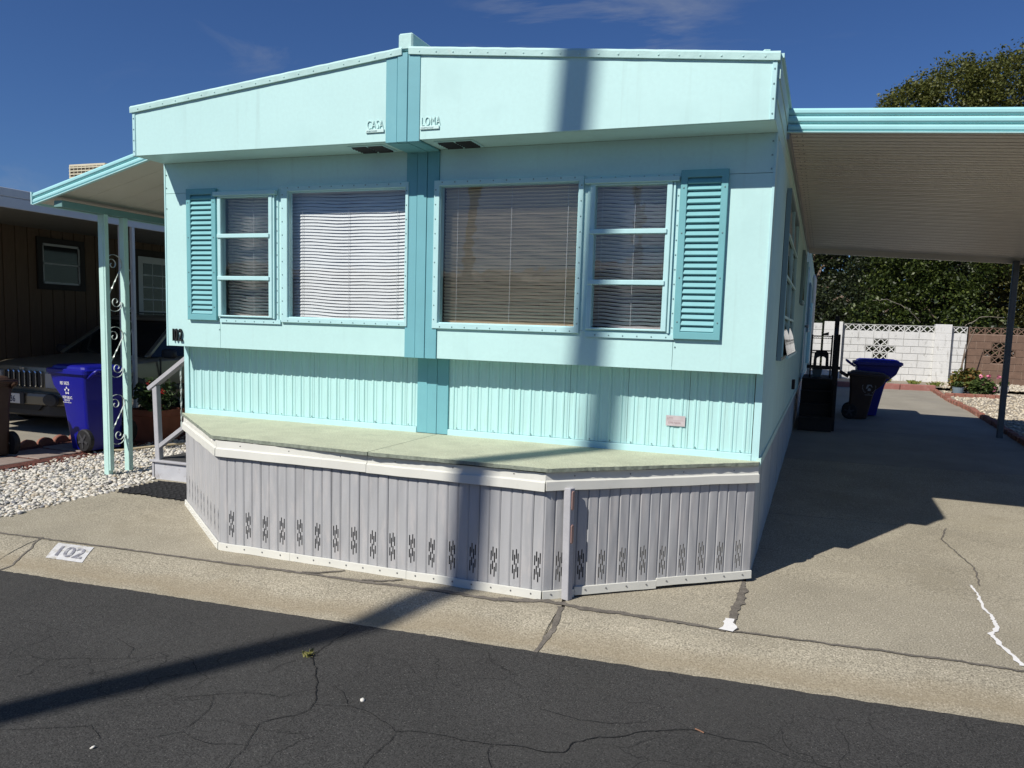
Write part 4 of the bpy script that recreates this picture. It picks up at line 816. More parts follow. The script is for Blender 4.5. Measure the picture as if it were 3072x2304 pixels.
def double_post(cx_, ys_, z0, z1, mat, parent, scr, yscale=1., tw=.062):
    ya, yb_ = ys_
    for yv in ys_:
        for dx in ((-.0,)): MB().box(cx_-tw/2, cx_+tw/2, yv-tw*.45, yv+tw*.45, z0-.04, z1).build('post', mat, parent, bevel=.004)
    MB().box(cx_+tw/2+.001, cx_+tw/2+.02, ya-tw*.45+.004, ya-tw*.45+.05, z0+.06, z1).build('post_flange', mat, parent, bevel=.002)
    pl = lambda u, v: (cx_-.005, u, v)
    g0, g1 = ya+tw*.45, yb_-tw*.45; gw = g1-g0
    for (zt, zb_) in scr:
        rr = gw*.44
        # s-scroll: curl at the top, twisted bar, curl at the bottom
        up_ = [pl(g0+rr*(1-1.0*cos(t*pi)), zt-rr+rr*sin(t*pi)) for t in [i/10 for i in range(11)]]
        mb = MB().ribbon(list(reversed(spiral((g0+gw*.40, zt-rr*1.25), rr*.75, 1.1, pi*.9, 1, pl)))[-1:]+spiral((g0+gw*.40, zt-rr*1.15), rr*.72, 1.15, pi, -1, pl), .012, .004, (1, 0, 0)); mb.build('scroll', scr_mat, parent)
        MB().ribbon([pl(g0+.004, zt-rr*1.1), *[pl(g0+gw/2-gw*.48*cos(t*pi/8), zt-rr*1.0+rr*sin(t*pi/8)) for t in range(9)], pl(g1-.004, zt-.22*(zt-zb_))], .012, .004, (1, 0, 0)).build('scroll', scr_mat, parent)
        MB().ribbon([pl(g1-.004, zb_+rr*1.1), *[pl(g0+gw/2+gw*.48*cos(t*pi/8), zb_+rr*1.0-rr*sin(t*pi/8)) for t in range(9)], pl(g0+.004, zb_+.22*(zt-zb_))], .012, .004, (1, 0, 0)).build('scroll', scr_mat, parent)
        MB().ribbon(spiral((g0+gw*.58, zb_+rr*1.15), rr*.72, 1.15, 0, -1, pl), .012, .004, (1, 0, 0)).build('scroll', scr_mat, parent)
        n = 26; P_ = []; Sd = []
        for i in range(n+1):
            t = i/n; P_.append(pl(g1-.004+(g0-g1+.008)*t, zt-.20*(zt-zb_)+(zb_+.20*(zt-zb_)-zt+.20*(zt-zb_))*t)); tw_ = t*2*pi*2.5 if .25 < t < .75 else 0; Sd.append((cos(tw_), sin(tw_)*.7, sin(tw_)*.7))
        MB().ribbon(P_, .012, .004, Sd).build('twisted_bar', scr_mat, parent)
scr_mat = m_scr
double_post(-1.553, (.790, 1.035), .0, 2.535, m_post, aw, [(2.17, 1.62), (1.47, .97), (.80, .30)])

# ------------------------------------------------------------------ left steps, mat, brick
m_stepp = M('pale worn step paint', (.48, .49, .52), .7, .08, 8, dirt=(.22, .18, .15, .8), dscale=9, dpos=.58)
m_tread = M('dark tread', (.05, .05, .05), .85, .2, 40, bump=.6, bscale=90)
sp_ = thing('porch_steps', 'grey wooden porch steps with handrail behind the left corner of the home', 'steps', (-.6, 1.3, 0))
for (x0, x1, z0, z1) in ((-1.06, -.62, 0, .20), (-.62, -.05, .0, .40)):
    y0, y1 = .86, 1.95
    MB().box(x0+.02, x1, y0, y1, z0-.03+zg(y0), z1-.024).build('riser', m_stepp, sp_, bevel=.004)
    MB().box(x0-.005, x0+.019, y0-.006, y1, z0+zg(y0), z1-.03).build('riser_trim', m_grey, sp_)
    MB().box(x0-.02, x1-.002, y0-.025, y1, z1-.022, z1).build('tread', m_grey, sp_, bevel=.004)
    MB().box(x0+.01, x1-.03, y0+.02, y1-.05, z1+.001, z1+.008).build('tread_mat', m_tread, sp_)
MB().beam((-1.00, .885, .18), (-1.025, .885, .92), .055, .055, (0, 1, 0)).build('newel_post', m_grey, sp_, bevel=.004)
MB().beam((-1.10, .885, .885), (-.08, .885, 1.575), .075, .04, (0, 0, 1)).build('handrail', m_grey, sp_, bevel=.004)
MB().beam((-.99, .885, .33), (-.08, .885, .95), .05, .04, (0, 0, 1)).build('lower_rail', m_grey, sp_, bevel=.004)
for x in (-.72, -.40):
    P_ = [(x, .885, .50+.68*(x+.72)+i*.022*1.0) for i in range(30)]; MB().ribbon(P_, .016, .006, [(cos(i*.55), sin(i*.55), 0) if 4 < i < 25 else (1, 0, 0) for i in range(30)]).build('twisted_baluster', m_scr, sp_)
tag(MB().box(-.52, -.32, .93, 1.03, .409, .475).build('brick', M('red brick', (.28, .10, .07), .85, .15, 20, bump=.4), bevel=.005), 'single red brick lying on the left porch step', 'brick')
# rubber mat: loose links
mat_ = thing('door_mat', 'black woven rubber mat on the concrete beside the left skirting', 'door mat', (-.48, .5, 0))
m_rub = M('black rubber', (.016, .016, .017), .65, .2, 30)
mb = MB()
for i in range(9):
    for s_ in (1, -1):
        P_ = [(-.87+.78*t/24+.03*noise.noise((t*.2, i, 1)), .28+.056*i+.026*s_*sin(t*pi/2.0+i*pi*.5*0)+.02*noise.noise((t*.15, i, 4)), .012+.007*s_*cos(t*pi/2.0)+.01*max(0, noise.noise((t*.18, i*.6, 9)))) for t in range(25)]
        mb = MB().ribbon(P_, .03, .010, (0, .9, .3)); mb.build('woven_strip', m_rub, mat_)

# ------------------------------------------------------------------ wheelie bins
def rrect(cx_, cy_, hx, hy, r, n=4):
    out = []
    for (sx, sy, a0) in ((1, 1, 0), (-1, 1, pi/2), (-1, -1, pi), (1, -1, 3*pi/2)):
        for i in range(n+1): a = a0+pi/2*i/n; out.append((cx_+sx*(hx-r)+r*cos(a), cy_+sy*(hy-r)+r*sin(a)))
    return out
m_tire = M('black tyre', (.015, .015, .016), .7, .2, 20)
def wheelie_bin(name, label, cat, loc, rz, mat, h, hw, hd, group=None, lidh=.06, open_=0.):
    """local: front faces -y, wheels at +y"""
    t = thing(name, label, cat, loc, rz, group); s_ = h/1.05
    def sec(z, fx, fd, back): return [(x, y, z*s_) for x, y in rrect(0, back-hd*fd, hw*fx, hd*fd, .035, 3)]
    bk = hd*.92
    body = MB().loft([sec(.012, .80, .50, bk), sec(.10, .82, .52, bk), sec(.56, .90, .64, bk), sec(.63, .91, .67, bk), sec(.78, .96, .90, bk+.01), sec(.92, .99, .98, bk+.02), sec(.925, 1.05, 1.04, bk+.04), sec(.96, 1.06, 1.05, bk+.045)])
    place('body', body.mesh('body', mat), t, local=True)
    rings = [[(x, y, z*s_) for x, y in rrect(0, oy, hw*fx, hd*fd, .06)] for z, fx, fd, oy in ((.945, 1.12, 1.12, 0), (.990, 1.12, 1.12, 0), (1.000, 1.08, 1.08, 0), (1.004, .98, .98, 0), (1.03, .94, .92, .0), (1.046, .84, .80, .01), (1.05, .6, .5, .01))]
    lid = MB().loft(rings)
    if open_: lid.xf(Matrix.Translation((0, hd, .96*s_)) @ Matrix.Rotation(open_, 4, 'X') @ Matrix.Translation((0, -hd, -.96*s_)))
    place('lid', lid.mesh('lid', mat), t, local=True)
    place('handle', MB().tube([(-hw*.86, hd*1.05, .90*s_), (-hw*.86, hd*1.05+.10, .97*s_), (-hw*.80, hd*1.05+.13, 1.0*s_), (hw*.80, hd*1.05+.13, 1.0*s_), (hw*.86, hd*1.05+.10, .97*s_), (hw*.86, hd*1.05, .90*s_)], .02, 8).mesh('handle', mat, True), t, local=True)
    for sx in (-1, 1):
        wm = MB().lathe([(.02, -.028), (.115, -.03), (.128, -.018), (.128, .018), (.115, .03), (.02, .028)], n=24).xf(Matrix.Translation((sx*(hw*.88+.01), hd*.86, .128)) @ Matrix.Rotation(pi/2, 4, 'Y'))
        wh = place('wheel', wm.mesh('wheel', m_tire), t, local=True)
        hb = MB()
        for j in range(5): a = j*2*pi/5; hb.box(.02, .085, -.012, .012, .028, .036); hb.v[-8:] = [tuple(Matrix.Rotation(a, 3, 'Z') @ Vector(v)) for v in hb.v[-8:]]
        hb.lathe([(.03, .028), (.03, .042), (.0, .044)], n=10); hb.xf(Matrix.Translation((sx*(hw*.88+.01), hd*.86, .128)) @ Matrix.Rotation(sx*pi/2, 4, 'Y'))
        place('hub', hb.mesh('hub', M('grey hub', (.05, .05, .055), .5)), wh, local=True)
    place('axle', MB().cyl((-hw*.88, hd*.86, .128), (hw*.88, hd*.86, .128), .012, n=8).mesh('axle', m_steel), t, local=True)
    return t
m_blue = M('blue bin plastic', (.004, .005, .22), .38, .05, 6, spec=.5, dirt=(.015, .02, .20, .5), dscale=6)
m_brown = M('brown bin plastic', (.055, .030, .020), .5, .1, 6, dirt=(.085, .055, .038, .5), dscale=5)
m_print = M('white print', (.75, .75, .75), .6, .05)
bb = wheelie_bin('wheelie_bin', 'blue recycling bin with white print by the double porch post', 'bin', (-2.90, 1.74, zg(1.7)+.024), radians(-97), m_blue, .96, .255, .32, None)
def bin_print(t, items, star, h, hw, side=1):
    """white print on the bin's side wall, laid on its taper"""
    zs_ = [0, .10, .56, .63, .78, .92]; fx_ = [.80, .82, .90, .91, .96, .99]
    def X(z): return side*(hw*float(np.interp(z/(h/1.05), zs_, fx_))+.003)
    for (tx_, sz, u, z, nr) in items:
        mb = text_mb(tx_, sz, 0, Matrix.Identity(4), narrow=nr, bold=sz*.012)
        mb.v = [(X(z+b), (u+a)*side, z+b) for a, b, c in mb.v]; o = mb.build('printed_text', m_print); o.parent = t
    if star:
        mb = MB(); c_ = star
        for j in range(5):
            a = pi/2+j*2*pi/5
            pts = [(cos(a-.52)*.030, sin(a-.52)*.030), (cos(a)*.048, sin(a)*.048), (cos(a+.42)*.036, sin(a+.42)*.036), (cos(a+.25)*.020, sin(a+.25)*.020), (cos(a)*.030, sin(a)*.030), (cos(a-.3)*.017, sin(a-.3)*.017)]
            mb.add([(X(c_[1]+q), (c_[0]+p)*side, c_[1]+q) for p, q in pts], [(0, 1, 2, 3, 4, 5)])
        mb.build('printed_star', m_print).parent = t
bin_print(bb, [('RB5  545275', .052, -.125, .735, .60), ('REPUBLIC', .042, -.105, .578, .95), ('SERVICES', .026, -.080, .550, .95), ('RepublicServices.com', .018, -.105, .530, .95)], (-.015, .668), .96, .255)
br = wheelie_bin('wheelie_bin', 'brown bin with closed lid cut off by the left edge of the picture', 'bin', (-3.52, .84, zg(.9)+.024), radians(-97), m_brown, .86, .26, .30)
b2 = wheelie_bin('wheelie_bin', 'tall dark blue bin standing behind the brown one under the carport', 'bin', (5.93, 10.55, zg(10.55)), radians(91), m_blue, 1.02, .30, .36)
b3 = wheelie_bin('wheelie_bin', 'short brown bin with round white emblem under the carport', 'bin', (5.76, 9.92, zg(9.9)), radians(88), m_brown, .84, .26, .30, open_=.06)
mb = MB(); cx_, cz_ = .03, .56
for j in range(26):
    a = j*2*pi/26
    if -2.0 < atan2(sin(a), cos(a)) < -1.1: continue
    c0, s0 = cos(a), sin(a)
    for (r0, r1, dw) in ((.098, .112, .006),):
        q = [(cx_+r0*c0-dw*s0, cz_+r0*s0+dw*c0), (cx_+r0*c0+dw*s0, cz_+r0*s0-dw*c0), (cx_+r1*c0+dw*s0, cz_+r1*s0-dw*c0), (cx_+r1*c0-dw*s0, cz_+r1*s0+dw*c0)]
        mb.prism(q, lambda u, v: (-.246, -u, v), lambda u, v: (-.2475, -u, v))
for q in ([(-.05, -.02), (-.03, .04), (.0, .065), (.035, .045), (.055, .0), (.03, .01), (.02, .03), (-.005, .025), (-.015, -.005), (-.035, -.03)], [(-.02, -.06), (.025, -.06), (.03, -.025), (.0, -.01), (-.018, -.03)], [(-.06, -.135), (.06, -.135), (.06, -.128), (-.06, -.128)], [(-.012, -.118), (-.004, -.118), (-.004, -.106), (-.012, -.106)], [(.004, -.118), (.012, -.118), (.012, -.106), (.004, -.106)]):
    mb.prism([(cx_+u, cz_+v) for u, v in q], lambda u, v: (-.246, -u, v), lambda u, v: (-.2475, -u, v))
mb.build('emblem', M('faded grey print', (.38, .38, .38), .7), None).parent = b3

# ------------------------------------------------------------------ neighbour's home, its carport and car
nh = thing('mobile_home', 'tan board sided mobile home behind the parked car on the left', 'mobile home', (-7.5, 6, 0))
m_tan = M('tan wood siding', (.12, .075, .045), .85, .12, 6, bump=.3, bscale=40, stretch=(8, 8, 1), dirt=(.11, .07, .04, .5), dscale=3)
m_fw = M('grey white fascia', (.52, .56, .62), .5, .06, 3, dirt=(.38, .42, .48, .4), dscale=3)
NX = -6.45
for i in range(44):
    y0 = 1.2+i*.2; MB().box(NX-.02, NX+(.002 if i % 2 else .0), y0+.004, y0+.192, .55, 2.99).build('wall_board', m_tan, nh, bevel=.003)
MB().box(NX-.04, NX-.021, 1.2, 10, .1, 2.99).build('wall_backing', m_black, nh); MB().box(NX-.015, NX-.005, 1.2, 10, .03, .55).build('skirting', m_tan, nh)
MB().box(NX-3.4, NX-.02, 1.2, 1.24, .1, 3.0).build('end_wall', m_tan, nh)
MB().prism([(NX-3.5, 3.0), (NX+.15, 3.0), (NX+.15, 3.06), (NX-1.7, 3.25), (NX-3.5, 3.06)], lambda u, v: (u, .9, v), lambda u, v: (u, 12, v)).build('roof', m_fw, nh)
def nwin(y0, y1, z0, z1, bars):
    x = NX+.004; f = MB()
    for b_ in ((y0-.09, y1+.09, z0-.09, z0), (y0-.09, y1+.09, z1, z1+.09), (y0-.09, y0, z0, z1), (y1, y1+.09, z0, z1)): f.box(x, x+.03, *b_)
    f = f.build('window', M('dark brown trim', (.018, .012, .009), .7), nh)
    a = MB()
    for b_ in ((y0, y1, z0, z0+.03), (y0, y1, z1-.035, z1), (y0, y0+.025, z0, z1), (y1-.025, y1, z0, z1), (y0, y1, (z0+z1)/2-.01, (z0+z1)/2+.012)): a.box(x+.002, x+.022, *b_)
    a.build('sash', M('alloy sash', (.38, .38, .37), .5), f)
    for (c0, c1) in ((z0, (z0+z1)/2), ((z0+z1)/2, z1)): MB().box(x, x+.008, y0, y1, c0+.002, c1-.002).build('pane', m_dglass, f)
    return f
nwin(4.02, 4.68, 2.03, 2.65, 1)
dy0, dy1 = 5.85, 6.75
d = MB(); x = NX+.004
for b_ in ((dy0-.1, dy1+.1, 2.62, 2.74), (dy0-.1, dy0, .6, 2.62), (dy1, dy1+.1, .6, 2.62)): d.box(x, x+.03, *b_)
d.build('door_casing', MATS['dark brown trim'], nh)
d = MB().box(x, x+.014, dy0, dy1, .6, 2.62).build('door', M('white door', (.48, .50, .50), .5, .05), nh)
for r in range(5):
    for c_ in range(3):
        MB().box(x+.0145, x+.018, dy0+.12+c_*.225, dy0+.12+c_*.225+.205, 1.45+r*.215, 1.45+r*.215+.195).build('pane', m_dglass, d)
# neighbour's carport
nc = thing('carport', 'white edged carport roof shading the parked car on the left', 'carport', (-5.1, 3, 0))
NE = -3.80
nz = 9; 
for i in range(26):
    y0 = -.20+i*.38; MB().prism([(NX+.01, 2.86), (NE, 2.83), (NE, 2.85), (NX+.01, 2.88)], lambda u, v: (u, y0, v), lambda u, v: (u, y0+.376, v)).build('roof_pan', M('dull pan', (.16, .16, .15), .5), nc)
MB().box(NE-.005, NE+.02, -.25, 9.5, 2.755, 2.875).build('fascia', m_fw, nc, bevel=.006); MB().box(NE-.005, NE+.028, -.25, 9.5, 2.877, 2.975).build('fascia', m_fw, nc, bevel=.006)
MB().box(NX+.01, NE, -.25, -.22, 2.75, 2.97).build('fascia', m_fw, nc, bevel=.006)
scr_mat = m_iron
double_post(NE, (3.07, 3.26), zg(3.2), 2.755, M('white post paint', (.55, .57, .58), .45, .06), nc, [(2.2, 1.62), (1.52, .97), (.85, .30)], tw=.05)
# roof cooler
ac = thing('roof_air_conditioner', 'beige louvred air conditioner box on the neighbouring roof', 'air conditioner', (-7.2, 5.5, 3.2))
m_beige = M('beige sheet metal', (.55, .50, .36), .5, .06)
MB().box(-7.88, -7.02, 5.75, 5.98, 3.22, 4.22).build('case', m_beige, ac, bevel=.01)
for sgn, (u0, u1) in (('x', (5.79, 5.94)), ('y', (-7.84, -7.06))):
    for half in range(2):
        z0 = 3.48+half*.37
        if sgn == 'x': MB().box(-7.019, -7.012, u0, u1, z0, z0+.33).build('grille_opening', M('shadow gap', (.12, .10, .07), .8), ac)
        else: MB().box(u0, u1, 5.735, 5.749, z0, z0+.33).build('grille_opening', MATS['shadow gap'], ac)
        for k in range(6):
            z = z0+.02+k*.055
            if sgn == 'x': MB().box(-7.011, -6.995, u0, u1, z, z+.018).build('louvre', m_beige, ac)
            else: MB().box(u0, u1, 5.718, 5.734, z, z+.018).build('louvre', m_beige, ac)
        for k in range(9):
            if sgn == 'x': uu = u0+.02+k*(u1-u0-.05)/8; MB().box(-7.0115, -6.998, uu, uu+.010, z0, z0+.33).build('grille_bar', m_beige, ac)
            else: uu = u0+.02+k*(u1-u0-.05)/8; MB().box(uu, uu+.010, 5.72, 5.7345, z0, z0+.33).build('grille_bar', m_beige, ac)

# parked SUV, built about its own centre line: local x across, y = 0 at the front bumper, +y to the rear
car = thing('parked_car', 'beige four-wheel-drive car with seven-slot chrome grille parked under the left carport', 'car', (-4.82, 2.36, zg(3.5)))
car.matrix_basis = car.matrix_basis @ Matrix.Diagonal((1, 1, .88, 1))
m_car = M('champagne car paint', (.20, .175, .125), .28, .03, 2, spec=.6, metal=.25); m_trim = M('dark car trim', (.03, .03, .032), .55, .1); m_chrome = M('chrome', (.60, .61, .62), .16, .03, metal=1.)
m_lamp = M('headlamp glass', (.35, .36, .37), .12, .05, spec=.9); m_amber = M('amber lens', (.5, .2, .03), .2)
def cl(o): o.parent = car; return o
def csec(y, hw, z0, z1, tumble=.06, rnd=.07, crown=.02):
    """body cross section, 12 points"""
    return [(-hw+.05, y, z0), (-hw, y, z0+.08), (-hw, y, (z0+z1)/2), (-hw+tumble*.5, y, z1-rnd), (-hw+tumble+.03, y, z1-.01), (-hw*.5, y, z1+crown), (hw*.5, y, z1+crown), (hw-tumble-.03, y, z1-.01), (hw-tumble*.5, y, z1-rnd), (hw, y, (z0+z1)/2), (hw, y, z0+.08), (hw-.05, y, z0)]
lower = MB().loft([csec(.08, .74, .42, .90, .10), csec(.14, .83, .40, .93, .10), csec(.40, .89, .36, .98), csec(.90, .90, .34, 1.02), csec(1.35, .90, .34, 1.06), csec(2.4, .90, .34, 1.08, .04, .05, 0), csec(3.6, .90, .34, 1.09, .04, .05, 0), csec(4.35, .89, .36, 1.09, .06, .06, 0), csec(4.55, .84, .42, 1.04, .08)])
lo = cl(lower.build('body', m_car, smooth=False, bevel=.012, seg=2)); lo.data.shade_smooth()
gh = [(1.25, .80, 1.05), (2.02, .66, 1.68), (2.3, .66, 1.73), (4.0, .65, 1.71), (4.42, .80, 1.08)]
rf = []
A = [(-.82, 1.30, 1.06), (.82, 1.30, 1.06), (.83, 4.45, 1.08), (-.83, 4.45, 1.08)]; B = [(-.63, 2.05, 1.66), (.63, 2.05, 1.66), (.62, 4.15, 1.66), (-.62, 4.15, 1.66)]
MB_ = MB().add(A+B, [(0, 1, 5, 4), (1, 2, 6, 5), (2, 3, 7, 6), (3, 0, 4, 7), (4, 5, 6, 7)])
cl(MB_.build('glasshouse', m_dglass, bevel=.01))
def lerp(p, q, t): return tuple(p[i]+(q[i]-p[i])*t for i in range(3))
for (p, q, wv) in ((A[0], B[0], .07), (A[1], B[1], .07), (A[2], B[2], .10), (A[3], B[3], .10), (lerp(A[1], A[2], .36), lerp(B[1], B[2], .27), .07), (lerp(A[0], A[3], .36), lerp(B[0], B[3], .27), .07), (lerp(A[1], A[2], .70), lerp(B[1], B[2], .68), .08), (lerp(A[0], A[3], .70), lerp(B[0], B[3], .68), .08)):
    cl(MB().beam(p, q, .045, wv, (1, 0, 0)).build('pillar', m_car, bevel=.006))
rfm = MB().loft([[(x, y, z+dz) for x, y in rrect(0, 3.08, .66*f, 1.09*f, .12)] for z, f, dz in ((1.64, 1.0, 0), (1.69, .99, 0), (1.725, .93, 0), (1.745, .75, 0))]); cl(rfm.build('roof', m_car)).data.shade_smooth()
for s_ in (-1, 1):
    cl(MB().beam((s_*.55, 2.2, 1.775), (s_*.55, 4.0, 1.775), .035, .025).build('roof_rail', m_trim, bevel=.004))
    cl(MB().beam((s_*.905, .55, .56), (s_*.905, 4.3, .56), .02, .10).build('side_cladding', m_trim, bevel=.006))
    cl(MB().box(*(sorted((s_*.90, s_*.915))), 1.45, 1.47, .5, 1.04).build('door_gap', m_trim)); cl(MB().box(*(sorted((s_*.90, s_*.912))), 2.5, 2.515, .5, 1.06).build('door_gap', m_trim))
    cl(MB().box(*(sorted((s_*.905, s_*.935))), 2.25, 2.42, .90, .93).build('door_handle', m_trim, bevel=.006))
    mr = cl(MB().loft([[(s_*(.93+dx), y, z) for y, z in [(1.50+a, 1.06+b_) for a, b_ in rrect(0, .06, .05*f, .075*f, .03)]] for dx, f in ((0, .8), (.05, 1), (.17, 1), (.20, .8))]).build('wing_mirror', m_trim)); mr.data.shade_smooth()
    for yw in (.88, 3.58):
        arch = MB(); pr = [(.36*cos(t*pi/12), .36*sin(t*pi/12)) for t in range(13)]+[(.43*cos(t*pi/12), .43*sin(t*pi/12)) for t in range(12, -1, -1)]
        arch.prism(pr, lambda u, v: (s_*.88, yw+u, .36+v), lambda u, v: (s_*.925, yw+u, .36+v)); cl(arch.build('wheel_arch', m_trim))
        cl(MB().lathe([(.40, -.02), (.40, .02)], n=24).xf(Matrix.Translation((s_*.895, yw, .37)) @ Matrix.Rotation(pi/2, 4, 'Y')).build('wheel_well', m_black))
        wh = cl(MB().lathe([(.2, -.11), (.33, -.11), (.36, -.08), (.36, .08), (.33, .11), (.2, .11)], n=28).xf(Matrix.Translation((s_*.83, yw, .36)) @ Matrix.Rotation(pi/2, 4, 'Y')).build('wheel', m_tire)); wh.data.shade_smooth()
        rm = MB().lathe([(.21, .10), (.20, .075), (.07, .10), (.05, .118), (0, .12)], n=20)
        for j in range(5): a = j*2*pi/5; rm.box(.05, .205, -.025, .025, .098, .114); rm.v[-8:] = [tuple(Matrix.Rotation(a, 3, 'Z') @ Vector(v)) for v in rm.v[-8:]]
        rm.xf(Matrix.Translation((s_*.83, yw, .36)) @ Matrix.Rotation(s_*pi/2, 4, 'Y')); rm.build('rim', m_chrome, None).parent = wh
# nose
GX, GZ0, GZ1 = .0, .60, .87
hd_ = cl(MB().prism([(-.80, GZ0-.03), (.80, GZ0-.03), (.78, GZ1+.03), (-.78, GZ1+.03)], lambda u, v: (u, .07+.06*abs(u)**2.2, v), lambda u, v: (u, .22+.06*abs(u)**2.2, v)).build('nose_panel', m_car, bevel=.015))
for i in range(7):
    c_ = (i-3)*.098; z0, z1 = GZ0+.01+abs(i-3)*.004, GZ1-.005
    o_ = [(c_+a, (z0+z1)/2+b_) for a, b_ in rrect(0, 0, .040, (z1-z0)/2, .03, 3)]; i_ = [(c_+a, (z0+z1)/2+b_) for a, b_ in rrect(0, 0, .030, (z1-z0)/2-.012, .022, 3)]
    n = len(o_); mb = MB(); y0 = .045+.015*abs(c_); mb.add([(u, y0, v) for u, v in o_]+[(u, y0-.006, v) for u, v in i_]+[(u, y0+.05, v) for u, v in o_], [(j, (j+1) % n, n+(j+1) % n, n+j) for j in range(n)]+[(j, 2*n+j, 2*n+(j+1) % n, (j+1) % n) for j in range(n)])
    sl_ = cl(mb.build('grille_slot', m_chrome)); MB().add([(u, y0-.001, v) for u, v in i_], [tuple(range(n))]).build('slot_opening', m_black, None).parent = sl_
for s_ in (-1, 1):
    cl(MB().prism([(s_*.40, GZ0+.02), (s_*.66, GZ0+.01), (s_*.68, GZ1-.02), (s_*.40, GZ1-.02)], lambda u, v: (u, .030+.05*abs(u)**2, v), lambda u, v: (u, .16, v)).build('headlight', m_lamp, bevel=.012))
    cl(MB().prism([(s_*.675, GZ0+.01), (s_*.80, GZ0+.03), (s_*.80, GZ1-.04), (s_*.695, GZ1-.02)], lambda u, v: (u, .055+.07*abs(u)**2, v), lambda u, v: (u, .2, v)).build('indicator', m_amber, bevel=.01))
    cl(MB().lathe([(.10, 0), (.085, -.03), (.0, -.035)], n=20, sx=1.35).xf(Matrix.Translation((s_*.60, -.035, .46)) @ Matrix.Rotation(-pi/2, 4, 'X')).build('fog_lamp_recess', m_trim))
bpf = MB(); rings = []
for (u, y) in ((-.90, .42), (-.88, .16), (-.78, .04), (-.5, -.02), (0, -.045), (.5, -.02), (.78, .04), (.88, .16), (.90, .42)):
    rings.append([(u, y+.08, .56), (u, y, .54), (u, y-.012, .50), (u, y-.012, .385), (u, y+.02, .37), (u, y+.10, .37)])
cl(bpf.loft(rings).build('bumper', m_car, bevel=.008)); rings = []
for (u, y) in ((-.86, .30), (-.78, .08), (-.5, .02), (0, .0), (.5, .02), (.78, .08), (.86, .30)): rings.append([(u*.97, y+.08, .368), (u*.97, y, .366), (u*.95, y, .22), (u*.93, y+.05, .19), (u*.93, y+.10, .20)])
cl(MB().loft(rings).build('lower_valance', m_trim, bevel=.006))
cl(MB().prism([(-.34, .29), (.34, .29), (.42, .375), (-.42, .375)], lambda u, v: (u, -.015, v), lambda u, v: (u, .02, v)).build('air_intake', m_black))
cl(MB().box(-.84, .84, -.03, -.005, .505, .515).build('bumper_seam', m_trim))
cl(MB().box(-.24, .16, -.075, -.058, .375, .555).build('plate_holder', m_trim, bevel=.006))
pt = cl(MB().box(-.22, .095, -.080, -.0755, .385, .53).build('licence_plate', M('white plate', (.62, .62, .60), .5), bevel=.002))
text_mb('336', .13, .001, frame_mtx((-.125, -.0812, .408), (1, 0, 0), (0, 0, 1)), narrow=.72, bold=.002).build('plate_text', M('navy plate print', (.03, .03, .08), .6), None).parent = pt
text_mb('Jeep', .05, .002, frame_mtx((-.06, .052, GZ1+.012), (1, 0, 0), (0, 0, 1)), bold=.001).build('badge', m_chrome, None).parent = lo

# planter with geranium, hose trolley, stick
pn = thing('planter', 'square terracotta planter with red flowering bush behind the porch post', 'planter', (-2.72, 2.55, zg(2.5)))
z0 = zg(2.5)
MB().loft([[(x, y, z0+z) for x, y in rrect(-2.72, 2.55, hx, hx, .03, 2)] for z, hx in ((0, .19), (.32, .235), (.33, .25), (.40, .25), (.40, .225), (.34, .22))], cap=True).build('pot', M('terracotta', (.20, .065, .035), .8, .15, 8), pn)
m_ger = mat_ramp('geranium leaf', ((0, (.03, .055, .015)), (1, (.055, .09, .02)), (.5, (.02, .04, .012))), .6)
m_flr = mat_ramp('red petal', ((0, (.30, .015, .015)), (1, (.42, .04, .035))), .6)
def ball(c, r, n, lo_=.3, sq=(1, 1, 1)):
    v = rng.normal(size=(n, 3)); v /= np.linalg.norm(v, axis=1)[:, None]; rr = r*rng.uniform(lo_, 1, (n, 1))**.6
    return np.array(c)+v*rr*np.array(sq)
leaves('foliage', np.concatenate([ball((-2.72, 2.55, z0+.58), .28, 500, .2, (1, 1, .8)), ball((-2.6, 2.45, z0+.50), .2, 150)]), .035, m_ger, pn)
fl = np.concatenate([ball((-2.72+dx, 2.55+dy, z0+.58+dz), .035, 14) for dx, dy, dz in ((.1, -.2, .15), (.2, -.1, .05), (.22, -.15, -.12))]); leaves('flowers', fl, .018, m_flr, pn, kind='stuff')
hr = thing('hose_trolley', 'white plastic hose trolley beside the double porch post', 'hose trolley', (-2.82, 2.07, zg(2.15)))
z0 = zg(2.15)
MB().loft([[(-2.82+dx, 2.07+a, z0+.44+b_) for a, b_ in rrect(0, 0, .16*f, .25*f, .08)] for dx, f in ((-.05, .9), (-.03, 1), (.03, 1), (.05, .9))]).build('side_plate', M('off white plastic', (.55, .54, .48), .5, .1, 8), hr)
MB().lathe([(.0, -.06), (.15, -.06), (.16, -.05), (.16, .05), (.15, .06), (0, .06)], n=20).xf(Matrix.Translation((-2.74, 2.07, z0+.18)) @ Matrix.Rotation(pi/2, 4, 'Y')).build('wheel', m_tire, hr)
MB().lathe([(.0, 0), (.025, 0), (.025, .02), (.0, .02)], n=12).xf(Matrix.Translation((-2.77, 2.02, z0+.52)) @ Matrix.Rotation(pi/2, 4, 'Y')).build('hub_bolt', m_black, hr)
tag(MB().tube([(-2.55, 1.62, .05), (-2.42, 1.75, .055), (-2.2, 2.1, .08), (-2.05, 2.35, .09)], .014, 8).build('wooden_stick', M('pale stick', (.5, .42, .28), .8)), 'pale stick lying on the mulch behind the double post', 'stick')

